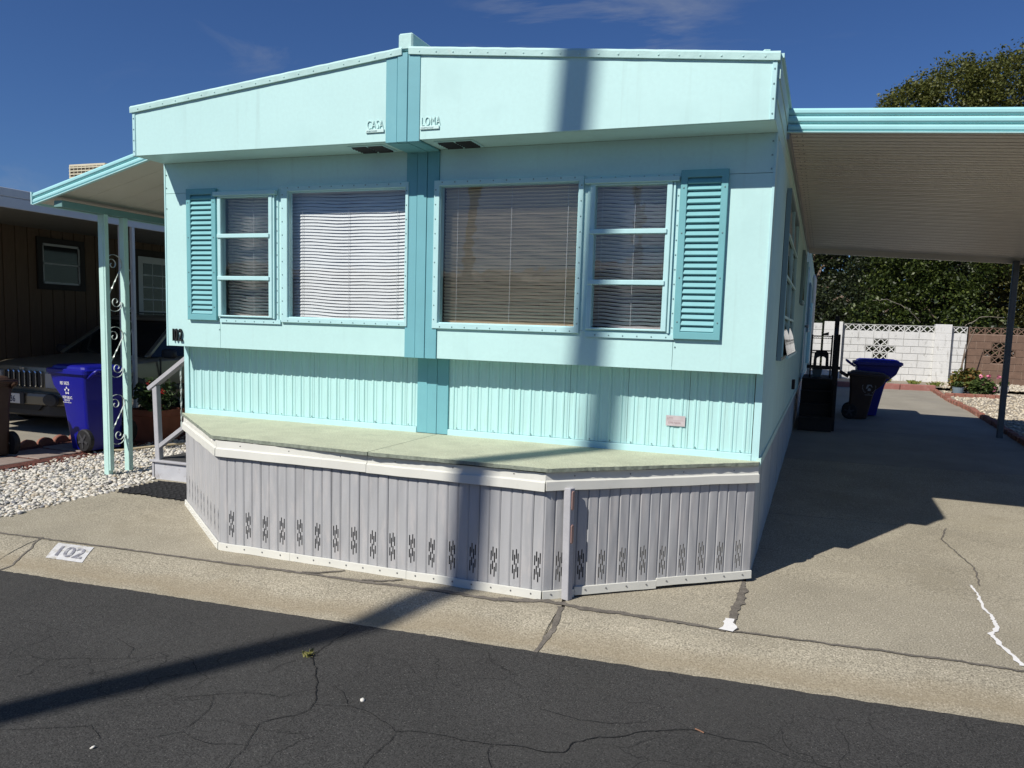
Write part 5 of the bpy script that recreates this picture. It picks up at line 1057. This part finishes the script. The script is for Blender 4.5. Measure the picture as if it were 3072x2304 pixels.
# ------------------------------------------------------------------ right side: dark steps, rack, block walls, planting
m_dkw = M('dark brown stained wood', (.022, .017, .014), .7, .15, 12, bump=.2)
st = thing('side_steps', 'dark wooden side steps with tall newel post under the carport', 'steps', (4.95, 8.3, zg(8)))
z0 = zg(7.9)
for i in range(4):
    MB().box(W+.06, 5.19, 7.75+i*.24, 7.775+i*.24, z0+i*.185, z0+(i+1)*.185-.001).build('riser', m_dkw, st, bevel=.003)
    MB().box(W+.06, 5.21, 7.735+i*.24, 7.775+(i+1)*.24 if i < 3 else 9.8, z0+(i+1)*.185, z0+(i+1)*.185+.03).build('tread', m_dkw, st, bevel=.004)
for y in (8.6, 9.75): MB().box(5.10, 5.19, y-.045, y+.045, zg(y), z0+.735).build('leg', m_dkw, st)
MB().box(5.16, 5.235, 7.90, 7.975, z0, 1.63).build('newel_post', m_dkw, st, bevel=.006)
MB().box(5.16, 5.235, 9.70, 9.775, z0+.7, 1.95).build('newel_post', m_dkw, st, bevel=.006)
MB().beam((5.197, 7.976, 1.12), (5.197, 9.69, 1.70), .04, .09).build('handrail', m_dkw, st); MB().box(5.19, 5.21, 7.78, 9.8, z0+.10, z0+.72).build('stringer', m_dkw, st)
MB().beam((4.78, 7.93, 1.13), (5.26, 7.93, 1.12), .035, .05).build('cross_rail', m_dkw, st)
# wire rack
rk = thing('wire_rack', 'black wire shelving rack standing on the side steps', 'shelf rack', (4.98, 8.9, z0+.77))
zb_ = z0+.772
for x in (4.82, 5.13):
    for y in (8.75, 9.1): MB().tube([(x, y, zb_), (x, y, 1.62)], .012, 8).build('upright', m_black, rk)
for z in (zb_+.18, 1.36, 1.60):
    mb = MB()
    for y in (8.75, 9.1): mb.tube([(4.82, y, z), (5.13, y, z)], .006, 6); mb.tube([(4.82, y, z-.04), (5.13, y, z-.04)], .004, 6); mb.tube([(4.82+.31*i/16, y, z-.02+.02*(-1)**i) for i in range(17)], .003, 5)
    for x in (4.82, 5.13): mb.tube([(x, 8.75, z), (x, 9.1, z)], .006, 6)
    for i in range(10): x = 4.84+i*.03; mb.tube([(x, 8.75, z+.004), (x, 9.1, z+.004)], .002, 4)
    mb.build('shelf', m_black, rk)
tag(MB().prism([(4.95, 0), (5.07, 0), (5.07, .055), (4.99, .03)], lambda u, v: (u, 8.8, 1.612+v), lambda u, v: (u, 9.0, 1.612+v)).build('wedge_box', m_black), 'dark wedge shaped box on the top shelf of the wire rack', 'box')
# plastic step stool on lower shelf (an arch) and pot
ar = MB(); o_ = [(4.86, 0), (4.87, .20), (4.90, .24), (5.06, .24), (5.09, .20), (5.10, 0), (5.05, 0), (5.05, .12), (5.02, .15), (4.94, .15), (4.91, .12), (4.91, 0)]
ar.prism(o_, lambda u, v: (u, 8.83, zb_+.19+v), lambda u, v: (u, 9.05, zb_+.19+v)); tag(ar.build('step_stool', M('grey brown plastic', (.05, .048, .045), .6), bevel=.008), 'grey plastic stool with arched opening on the lower rack shelf', 'stool')
tag(MB().loft([[(x, y, zb_+z) for x, y in rrect(4.93, 8.93, hx, .08, .015, 2)] for z, hx in ((.006, .065), (.14, .08))]).build('plastic_tub', M('grey blue plastic', (.10, .14, .16), .5)), 'grey blue plastic tub under the wire rack shelf', 'tub')

WY0, WSL = 19.75, .10
def wy(x): return WY0+WSL*(x-5.5)
WZ = .38; BH, BL = .2, .4
m_wblk = M('white painted block', (.62, .62, .60), .8, .06, 6, bump=.4, bscale=40, fine=.05, fscale=50, dirt=(.22, .21, .19, .75), dscale=5, dpos=.57, stretch=(1.6, 1.6, .8))
m_bblk = M('brown block', (.165, .105, .075), .9, .15, 8, bump=.5, bscale=60, fine=.1, dirt=(.26, .18, .14, .5), dscale=4)
m_bmort = M('brown mortar', (.36, .27, .21), .95); m_wmort = M('white mortar', (.42, .42, .40), .95)
def block_meshes(mat, tag_):
    out = {}
    for nm, L in (('full', BL), ('half', BL/2)):
        out[nm] = MB().box(.006, L-.006, -.012, .14, .006, BH-.006).mesh('block', mat, bevel=.004)
    mb = MB(); t = .032
    ring(mb, (.003, BL-.003, .003, BH-.003), (t*.5, BL-t*.5, t*.5, BH-t*.5), 0, .09)
    for c_ in range(2):
        x0, x1 = c_*BL/2+.012, (c_+1)*BL/2-.012
        mb.beam((x0, .045, .012), (x1, .045, BH-.012), .086, .018); mb.beam((x0, .0455, BH-.012), (x1, .0455, .012), .085, .018)
    out['lattice'] = mb.mesh('lattice_block', mat); return out
def blockwall(name, label, x0, ncol, mat, mort, lattice, z0, skip=()):
    t = thing(name, label, 'wall', (x0+ncol*BL/2, wy(x0+ncol*BL/2), z0)); ms = block_meshes(mat, name); a = math.atan(WSL); k = sqrt(1+WSL**2)
    def put(nm, u, r, obj='block'):
        place(obj, ms[nm], t, Matrix.Translation((x0+u/k, wy(x0+u/k), z0+r*BH)) @ Matrix.Rotation(a, 4, 'Z'))
    for r in range(8):
        off = BL/2 if r % 2 else 0; u = 0
        cells = []
        lat = sorted(lattice.get(r, []))
        while u < ncol*BL-1e-6:
            hit = [q for q in lat if abs(q-u) < 1e-6]
            if hit: put('lattice', u, r, 'lattice_block'); u += BL; continue
            nxt = min([q for q in lat if q > u+1e-6]+[ncol*BL]); ln = BL
            if u == 0 and off: ln = BL/2
            if nxt-u < ln-1e-6: ln = BL/2
            if r in skip and False: pass
            put('full' if ln == BL else 'half', u, r); u += ln
    # mortar core, only behind solid courses
    for r in range(8):
        segs = []; u = 0
        for q in sorted(lattice.get(r, []))+[ncol*BL]:
            if q-u > .01: segs.append((u, q))
            u = q+BL
        for (a0, a1) in segs:
            mb = MB().box(a0+.01, a1-.01, .0, .13, 0 if r == 0 else -.004, BH+(.004 if r < 7 else -.006)); mb.xf(Matrix.Translation((x0, wy(x0), z0+r*BH)) @ Matrix.Rotation(a, 4, 'Z')); mb.build('mortar', mort, t)
    return t, a, k
L1 = {7: [.4*i for i in range(1, 7)], 5: [1.2], 4: [.8, 1.2, 1.6][:2]+[1.6][:0], 3: [1.2]}
# courses counted from the ground: pattern of pierced blocks as a cross
white, a_, k_ = blockwall('block_wall', 'white painted block wall with pierced lattice course behind the drive', 5.55, 6, m_wblk, m_wmort, {7: [0.0+.0, .4, .8, 1.2, 1.6, 2.0], 5: [.8], 4: [.6, 1.0], 3: [.8]}, WZ)
w2, _, _ = blockwall('block_wall', 'short white block wall section with lattice top, right of the pilaster', 8.36, 1, m_wblk, m_wmort, {7: [0.0]}, WZ)
w3, _, _ = blockwall('block_wall', 'white block wall stub with lattice course at the end of the home', 3.75, 3, m_wblk, m_wmort, {7: [.0, .4]}, WZ)
brown, _, _ = blockwall('block_wall', 'brown block wall with pierced cross pattern at the right edge', 8.80, 9, m_bblk, m_bmort, {7: [.4*i for i in range(0, 9)], 5: [.6], 4: [.4, .8], 3: [.6]}, WZ)
def pilaster(x, wd, label):
    t = thing('wall_pilaster', label, 'pilaster', (x+wd/2, wy(x), WZ))
    for r in range(8):
        MB().box(x, x+wd, wy(x)-.10, wy(x)+.22, WZ+r*BH+.002, WZ+(r+1)*BH-.002+(.05 if r == 7 else 0)).build('block', m_wblk, t, bevel=.006)
    MB().box(x+.006, x+wd-.006, wy(x)-.094, wy(x)+.214, WZ, WZ+8*BH).build('mortar', m_wmort, t)
pilaster(5.00, .50, 'white block pilaster behind the wire rack'); pilaster(7.93, .42, 'white block pilaster between the two lattice stretches')
tag(MB().tube([(8.375, wy(8.37)-.06, WZ-.1), (8.375, wy(8.37)-.06, WZ+1.58)], .018, 8).build('conduit', m_steel), 'thin grey conduit up the white wall beside the pilaster', 'pipe')
tag(MB().tube([(5.52, wy(5.5)-.06, WZ-.1), (5.52, wy(5.5)-.06, WZ+1.62)], .018, 8).build('conduit', m_steel), 'thin grey conduit beside the pilaster near the dark steps', 'pipe')
# planting strip and red kerb
ps = thing('planting_strip', None, None, (7, 18.4, zg(18))); ps['kind'] = 'structure'
MB().add([(3.5, 16.75, zg(16.7)+.07), (7.7, 17.15, zg(17.1)+.07), (13, 17.3, zg(17)+.07), (13, 21, zg(20.5)), (3.5, 20, zg(19.6))], [(0, 1, 2, 3, 4)]).build('soil', m_soil, ps)
m_rk = M('faded red kerb', (.30, .13, .11), .85, .12, 6, dirt=(.36, .25, .22, .6), dscale=6, dpos=.55)
for i in range(5):
    x = 3.6+i*.82; y = 16.62+.09*i; mb = MB().box(0, .812, -.14, .02, -.15, .13); mb.xf(Matrix.Translation((x, y, zg(y))) @ Matrix.Rotation(.105, 4, 'Z')); mb.build('kerb_stone', m_rk, ps, bevel=.015)
# gravel garden on the right, brick edging
gg = thing('gravel_garden', None, None, (10, 13, .2)); gg['kind'] = 'structure'
MB().add([(7.72, 2.0, zg(2)-.01), (16, 2.0, zg(2)-.01), (16, 17.2, zg(17.2)), (7.65, 17.2, zg(17.2))], [(0, 1, 2, 3)]).build('gravel_base', m_soil, gg)
pts = [(random.uniform(7.85, 12.5), random.uniform(8.0, 19.3), 0) for i in range(7000)]; pts = [(x, y, zg(y)+.004+(.07 if y > 17 else 0)) for x, y, z in pts]
o = stones('gravel', pts, .018, .036, m_peb2, .6, sub=1, smooth=False); o.parent = gg; o.matrix_parent_inverse = world_inv(gg); o['kind'] = 'stuff'
m_br = M('weathered red brick', (.25, .105, .075), .9, .2, 14, bump=.5, bscale=60, dirt=(.42, .33, .27, .6), dscale=9, dpos=.55)
bm_ = MB().box(-.05, .05, -.10, .10, -.05, .06).mesh('edging_brick', m_br, bevel=.008)
bpts = [(7.80, 7.2), (7.80, 9.9), (7.77, 12.4), (7.65, 14.1), (7.62, 16.8)]
for (a, b_) in zip(bpts[:-1], bpts[1:]):
    L = sqrt((a[0]-b_[0])**2+(a[1]-b_[1])**2); n = int(L/.215)
    for i in range(n):
        t = (i+.5)/n; x = a[0]+(b_[0]-a[0])*t; y = a[1]+(b_[1]-a[1])*t
        place('edging_brick', bm_, gg, Matrix.Translation((x+random.uniform(-.012, .012), y, zg(y)+.01+random.uniform(-.01, .015))) @ Matrix.Rotation(random.uniform(-.10, .10)-atan2(b_[0]-a[0], b_[1]-a[1]), 4, 'Z') @ Matrix.Rotation(random.uniform(-.08, .08), 4, 'Y'))
for i in range(6):
    x = 7.82+i*.21; y = 15.5+.02*i; place('edging_brick', bm_, gg, Matrix.Translation((x, y, zg(y)+.02)) @ Matrix.Rotation(pi/2+random.uniform(-.1, .1), 4, 'Z'))
# bushes, pots, hose
m_sh = mat_ramp('shrub leaf', ((0, (.10, .11, .02)), (1, (.16, .07, .02)), (.4, (.07, .10, .02)), (.75, (.20, .13, .03))), .6)
m_sh2 = mat_ramp('green shrub leaf', ((0, (.03, .06, .015)), (1, (.09, .12, .03)), (.5, (.05, .08, .02))), .6)
m_pk = mat_ramp('pink petal', ((0, (.65, .16, .28)), (1, (.7, .28, .38))), .6)
def bush(name, label, c, r, n, lm, fl=None, sz=.05):
    t = thing(name, label, 'bush', (c[0], c[1], zg(c[1])))
    MB().tube([(c[0], c[1], zg(c[1])), (c[0]+.02, c[1], c[2])], [.02, .01], 6).build('stem', m_dkw, t)
    leaves('foliage', np.concatenate([ball(c, r, n, .2, (1.15, 1, .85)), ball((c[0]+r*.7, c[1], c[2]-r*.25), r*.6, n//3), ball((c[0]-r*.6, c[1], c[2]-r*.3), r*.6, n//3)]), sz, lm, t)
    if fl: leaves('flowers', np.concatenate([ball((c[0]+dx*r, c[1]-r*.5, c[2]+dz*r), .05, 16) for dx, dz in fl]), .03, m_pk, t, kind='stuff')
zz = zg(16.2)
bush('shrub', 'rusty green shrub against the block wall beside the pink flowers', (8.28, 16.4, zz+.36), .33, 900, m_sh)
bush('flowering_bush', 'pink flowering bush in the brick edged bed', (8.55, 15.95, zz+.24), .24, 700, m_sh2, ((-.3, .9), (.1, .3), (1.2, 1.0), (.9, -.2), (.4, .95), (-.2, -.1)), .045)
def pot(label, c, r, h, mat, plant=True):
    t = thing('flower_pot', label, 'pot', c); MB().lathe([(r*.72, 0), (r, h), (r*1.06, h), (r*1.06, h*.88), (r*.9, h*.88)][:3]+[(r*.85, h), (r*.8, h*.85)], c, 18).build('pot', mat, t)
    if plant: leaves('foliage', ball((c[0], c[1], c[2]+h+.06), .10, 120, .2), .035, m_sh2, t)
pot('white flower pot on the brick edging near the pink flowers', (9.02, 16.1, zz+.06), .10, .19, M('white glazed pot', (.70, .70, .72), .4))
pot('grey blue flower pot below the rusty shrub', (8.02, 15.75, zz), .13, .20, M('blue grey pot', (.18, .24, .28), .5))
hs = MB(); P_ = []
for i in range(240):
    a = i*.26; r = .26+.06*sin(i*.11); P_.append((9.95+r*1.2*cos(a), 16.6+r*.8*sin(a), zg(16.6)+.05+.0009*i+.02*sin(i*.7)))
tag(hs.tube(P_, .011, 6).build('garden_hose', M('green hose', (.02, .16, .07), .4)), 'coiled green garden hose on the gravel by the brown wall', 'hose')
m_bark = M('bark', (.16, .12, .09), .9, .2, 20, bump=.5)
for (P_, lb) in (([(8.55, 19.2, zg(19)), (8.56, 19.25, .9), (8.70, 19.35, 1.5), (8.86, 19.45, 2.0)], 'thin bare sapling leaning against the white wall'), ([(8.57, 19.1, zg(19)), (8.56, 19.15, 1.0), (8.61, 19.2, 1.5)], 'second bare stem beside the sapling on the white wall')):
    tag(MB().tube(P_, [.02]*(len(P_)-1)+[.008], 6).build('sapling', m_bark), lb, 'sapling')
for i, (x, y) in enumerate(((7.3, 18.0), (6.6, 18.2), (7.75, 17.6), (8.9, 17.3))):
    tag(tuft('weed_tuft', (x, y, zg(y)+.06), 60, .12, .14), ['weed tuft in the soil strip left of the pilaster', 'weed tuft in the soil strip behind the blue bin', 'weed tuft where the red kerb meets the bricks', 'weed tuft in the gravel right of the pink bush'][i], 'weed', 'weeds in the back planting strip')

# ------------------------------------------------------------------ trees behind the wall
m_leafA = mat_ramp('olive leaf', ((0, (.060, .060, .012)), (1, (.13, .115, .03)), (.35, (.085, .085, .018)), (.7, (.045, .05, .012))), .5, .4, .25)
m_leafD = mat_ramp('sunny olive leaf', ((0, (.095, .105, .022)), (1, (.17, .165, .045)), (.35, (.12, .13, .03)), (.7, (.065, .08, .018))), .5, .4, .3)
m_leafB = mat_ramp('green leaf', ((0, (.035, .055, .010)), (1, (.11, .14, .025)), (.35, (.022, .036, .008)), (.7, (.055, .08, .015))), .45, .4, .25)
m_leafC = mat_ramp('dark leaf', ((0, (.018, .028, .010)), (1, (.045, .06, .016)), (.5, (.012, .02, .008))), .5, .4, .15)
def tree(name, label, base, th, blobs, n, lm, sz, lean=(0, 0), group='trees behind the block wall'):
    """blobs: (x, y, z, rx, ry, rz) clumps of the crown"""
    t = thing(name, label, 'tree', base, 0, group); bx, by, bz = base
    tr = MB().tube([(bx, by, bz-.1), (bx+lean[0]*.4, by+lean[1]*.4, bz+th*.5), (bx+lean[0], by+lean[1], bz+th)], [.22, .17, .12], 8)
    for (x, y, z, a, b_, c_) in blobs: tr.tube([(bx+lean[0]*.8, by+lean[1]*.8, bz+th*.8), ((bx+x)/2, (by+y)/2, (bz+th+z)/2+.2), (x, y, z)], [.09, .05, .02], 6)
    tr.build('trunk', m_bark, t)
    tot = sum(a*b_+b_*c_+a*c_ for _, _, _, a, b_, c_ in blobs); CC = []
    for (x, y, z, a, b_, c_) in blobs:
        k = int(n*(a*b_+b_*c_+a*c_)/tot); nc = max(6, k//45)
        v = rng.normal(size=(nc, 3)); v /= np.linalg.norm(v, axis=1)[:, None]; v *= rng.uniform(.45, 1.05, (nc, 1))**.5*np.array([[a, b_, c_]]); cen = np.array([[x, y, z]])+v
        pick = rng.integers(0, nc, k); CC.append(cen[pick]+rng.normal(size=(k, 3))*np.array([.22, .22, .17])*min(1.2, max(a, .8)/1.6))
    leaves('crown', np.concatenate(CC), sz, lm, t)
G = zg(22)
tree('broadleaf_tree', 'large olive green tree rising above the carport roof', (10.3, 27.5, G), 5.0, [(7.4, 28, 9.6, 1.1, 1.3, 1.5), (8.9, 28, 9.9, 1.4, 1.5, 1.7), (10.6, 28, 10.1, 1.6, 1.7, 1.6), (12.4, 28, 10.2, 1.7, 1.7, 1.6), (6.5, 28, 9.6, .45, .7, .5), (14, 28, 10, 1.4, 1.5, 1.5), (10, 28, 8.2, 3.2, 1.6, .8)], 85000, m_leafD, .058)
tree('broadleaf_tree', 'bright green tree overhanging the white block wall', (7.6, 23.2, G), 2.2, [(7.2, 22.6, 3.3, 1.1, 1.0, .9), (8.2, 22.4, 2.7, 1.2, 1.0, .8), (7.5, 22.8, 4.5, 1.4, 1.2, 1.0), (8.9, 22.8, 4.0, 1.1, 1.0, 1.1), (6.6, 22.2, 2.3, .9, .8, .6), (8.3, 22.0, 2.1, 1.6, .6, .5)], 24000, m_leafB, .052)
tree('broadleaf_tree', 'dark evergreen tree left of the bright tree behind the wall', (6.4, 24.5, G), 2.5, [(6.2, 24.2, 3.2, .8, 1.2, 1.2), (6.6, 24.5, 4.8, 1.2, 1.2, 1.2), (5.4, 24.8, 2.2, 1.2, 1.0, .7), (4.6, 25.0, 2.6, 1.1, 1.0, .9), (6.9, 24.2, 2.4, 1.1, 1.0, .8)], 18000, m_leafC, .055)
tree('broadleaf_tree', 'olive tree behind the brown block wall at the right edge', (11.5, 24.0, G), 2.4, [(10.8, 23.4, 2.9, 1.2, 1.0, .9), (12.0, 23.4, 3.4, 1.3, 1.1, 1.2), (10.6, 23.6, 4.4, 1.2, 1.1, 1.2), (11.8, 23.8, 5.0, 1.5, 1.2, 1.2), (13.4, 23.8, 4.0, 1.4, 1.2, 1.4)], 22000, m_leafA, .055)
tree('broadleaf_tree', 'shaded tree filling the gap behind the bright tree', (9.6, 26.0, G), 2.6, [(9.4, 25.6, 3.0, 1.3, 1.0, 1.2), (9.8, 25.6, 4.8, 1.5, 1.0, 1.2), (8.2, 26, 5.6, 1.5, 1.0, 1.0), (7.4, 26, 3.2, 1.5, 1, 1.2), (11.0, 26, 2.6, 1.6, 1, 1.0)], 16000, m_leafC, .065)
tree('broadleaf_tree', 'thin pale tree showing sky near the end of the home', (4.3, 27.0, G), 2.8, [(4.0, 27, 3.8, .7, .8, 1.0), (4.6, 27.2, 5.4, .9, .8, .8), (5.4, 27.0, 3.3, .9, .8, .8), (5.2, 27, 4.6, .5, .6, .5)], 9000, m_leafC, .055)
def twiggy(P_, r, seed):
    P2 = []
    for (p, q) in zip(P_[:-1], P_[1:]):
        for i in range(6): t = i/6; P2.append(tuple(p[k]+(q[k]-p[k])*t+.05*noise.noise((i*.8+p[0]*3, k*4, seed)) for k in range(3)))
    P2.append(P_[-1]); n = len(P2); return MB().tube(P2, [r*(1-.75*i/n) for i in range(n)], 5)
for i, (P_, lb) in enumerate((([(7.7, 21.6, 2.1), (7.3, 21.3, 2.5), (6.7, 21.1, 2.75), (6.3, 21.0, 2.7)], 'bare pale branch hanging before the bright tree'), ([(8.8, 21.2, 2.0), (9.25, 21.0, 2.3), (9.8, 21.0, 2.28)], 'bare pale branch arching above the pilaster'))):
    tag(twiggy(P_, .014, i+1).build('bare_branch', M('pale bark', (.24, .21, .17), .9)), lb, 'branch')
hd3 = thing('tall_hedge', 'dark tree line closing the view behind the wall trees', 'hedge', (9, 30, zg(30)))
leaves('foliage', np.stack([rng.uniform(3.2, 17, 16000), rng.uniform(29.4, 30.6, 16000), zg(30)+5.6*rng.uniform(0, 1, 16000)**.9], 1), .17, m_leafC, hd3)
for x in (4, 6.5, 9, 11.5, 14): MB().tube([(x, 30, .3), (x+.2, 30, 2.5), (x, 30, 5.2)], [.12, .09, .03], 6).build('stem', m_bark, hd3)
hd2 = thing('hedge', 'dark ivy hedge seen through the pierced wall blocks', 'hedge', (8, 21.5, zg(21)))
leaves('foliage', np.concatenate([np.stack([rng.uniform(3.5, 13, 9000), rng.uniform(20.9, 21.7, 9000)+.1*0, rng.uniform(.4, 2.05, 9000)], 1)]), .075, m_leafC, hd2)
for x in (4.5, 6.5, 8.5, 10.5, 12.5): MB().tube([(x, 21.3, .3), (x+.1, 21.35, 1.2), (x, 21.3, 1.9)], [.04, .03, .01], 6).build('stem', m_bark, hd2)

# ------------------------------------------------------------------ across the street: seen as shadow and in the window glass
m_ptr = M('palm trunk', (.16, .13, .10), .9, .2, 15, bump=.5)
m_frond = mat_ramp('palm frond', ((0, (.05, .07, .015)), (1, (.10, .11, .03))), .5, .3, .2)
def palm(label, base, lean, h, r0, r1):
    t = thing('palm_tree', label, 'palm tree', base, 0, 'palms across the street'); P_ = []; R_ = []
    for i in range(21):
        q = i/20; P_.append((base[0]+lean[0]*h*q, base[1]+lean[1]*h*q, base[2]+h*q-.2)); R_.append((r0+(r1-r0)*q)*(1+.05*noise.noise((i*.7, base[0], 1)))+(.12*max(0, 1-q*14)))
    MB().tube(P_, R_, 12).build('trunk', m_ptr, t, smooth=True); top = Vector(P_[-1]); mb = MB()
    for k in range(38):
        a = k*2.399; e = 1.15-2.0*(k/38); L = 1.5; d = Vector((cos(a)*cos(e), sin(a)*cos(e), sin(e))); sdv = d.cross(Vector((0, 0, 1))).normalized(); ce = top+d*L*.55
        mb.beam(top, ce, .03, .015)
        for j in range(11):
            b_ = -1.25+2.5*j/10; dd = (d*cos(b_)+sdv*sin(b_)).normalized(); e1 = ce+dd*.85; e1.z -= .25*abs(sin(b_))+.1; w_ = dd.cross(d.cross(sdv)).normalized()*.035
            mb.add([ce, ce+dd*.45+w_, e1, ce+dd*.45-w_], [(0, 1, 2, 3)])
    mb.build('crown', m_frond, t)
PY_ = -9.6
palm('leaning palm across the street whose trunk shadow crosses the home', (-2.003, PY_, -.09), (.07, 0), 18.5, .115, .105)
palm('slender palm mirrored in the wide right window', (-1.0, -22, -.09), (-.03, 0), 15.0, .16, .12)
palm('short palm mirrored in the narrow right window', (5.4, -24, -.09), (.01, 0), 10.5, .16, .12)
palm('tall palm mirrored in the wide left window', (-9.5, -26, -.09), (.04, 0), 17.0, .2, .15)
oh = thing('mobile_home', 'long cream mobile home across the street, seen mirrored in the windows', 'mobile home', (-2, -16, 0))
m_oh = M('cream siding', (.42, .36, .28), .7, .08, 3); 
MB().box(-14, 8.5, -20, -15.0, .0, 2.75).build('wall', m_oh, oh); MB().prism([(-20.5, 2.72), (-14.6, 2.72), (-14.6, 2.84), (-17.5, 3.25), (-20.5, 2.84)], lambda u, v: (-14.4, u, v), lambda u, v: (8.9, u, v)).build('roof', M('brown roof', (.12, .09, .07), .8), oh)
for x in (-12, -9, -5.5, -2, 1.5, 5.5): w_ = MB().box(x, x+1.3, -14.99, -14.95, 1.1, 2.2).build('window', M('dark window', (.03, .03, .035), .2), oh); MB().box(x-.06, x+1.36, -14.985, -14.97, 1.04, 2.26).build('window_trim', m_white, oh)
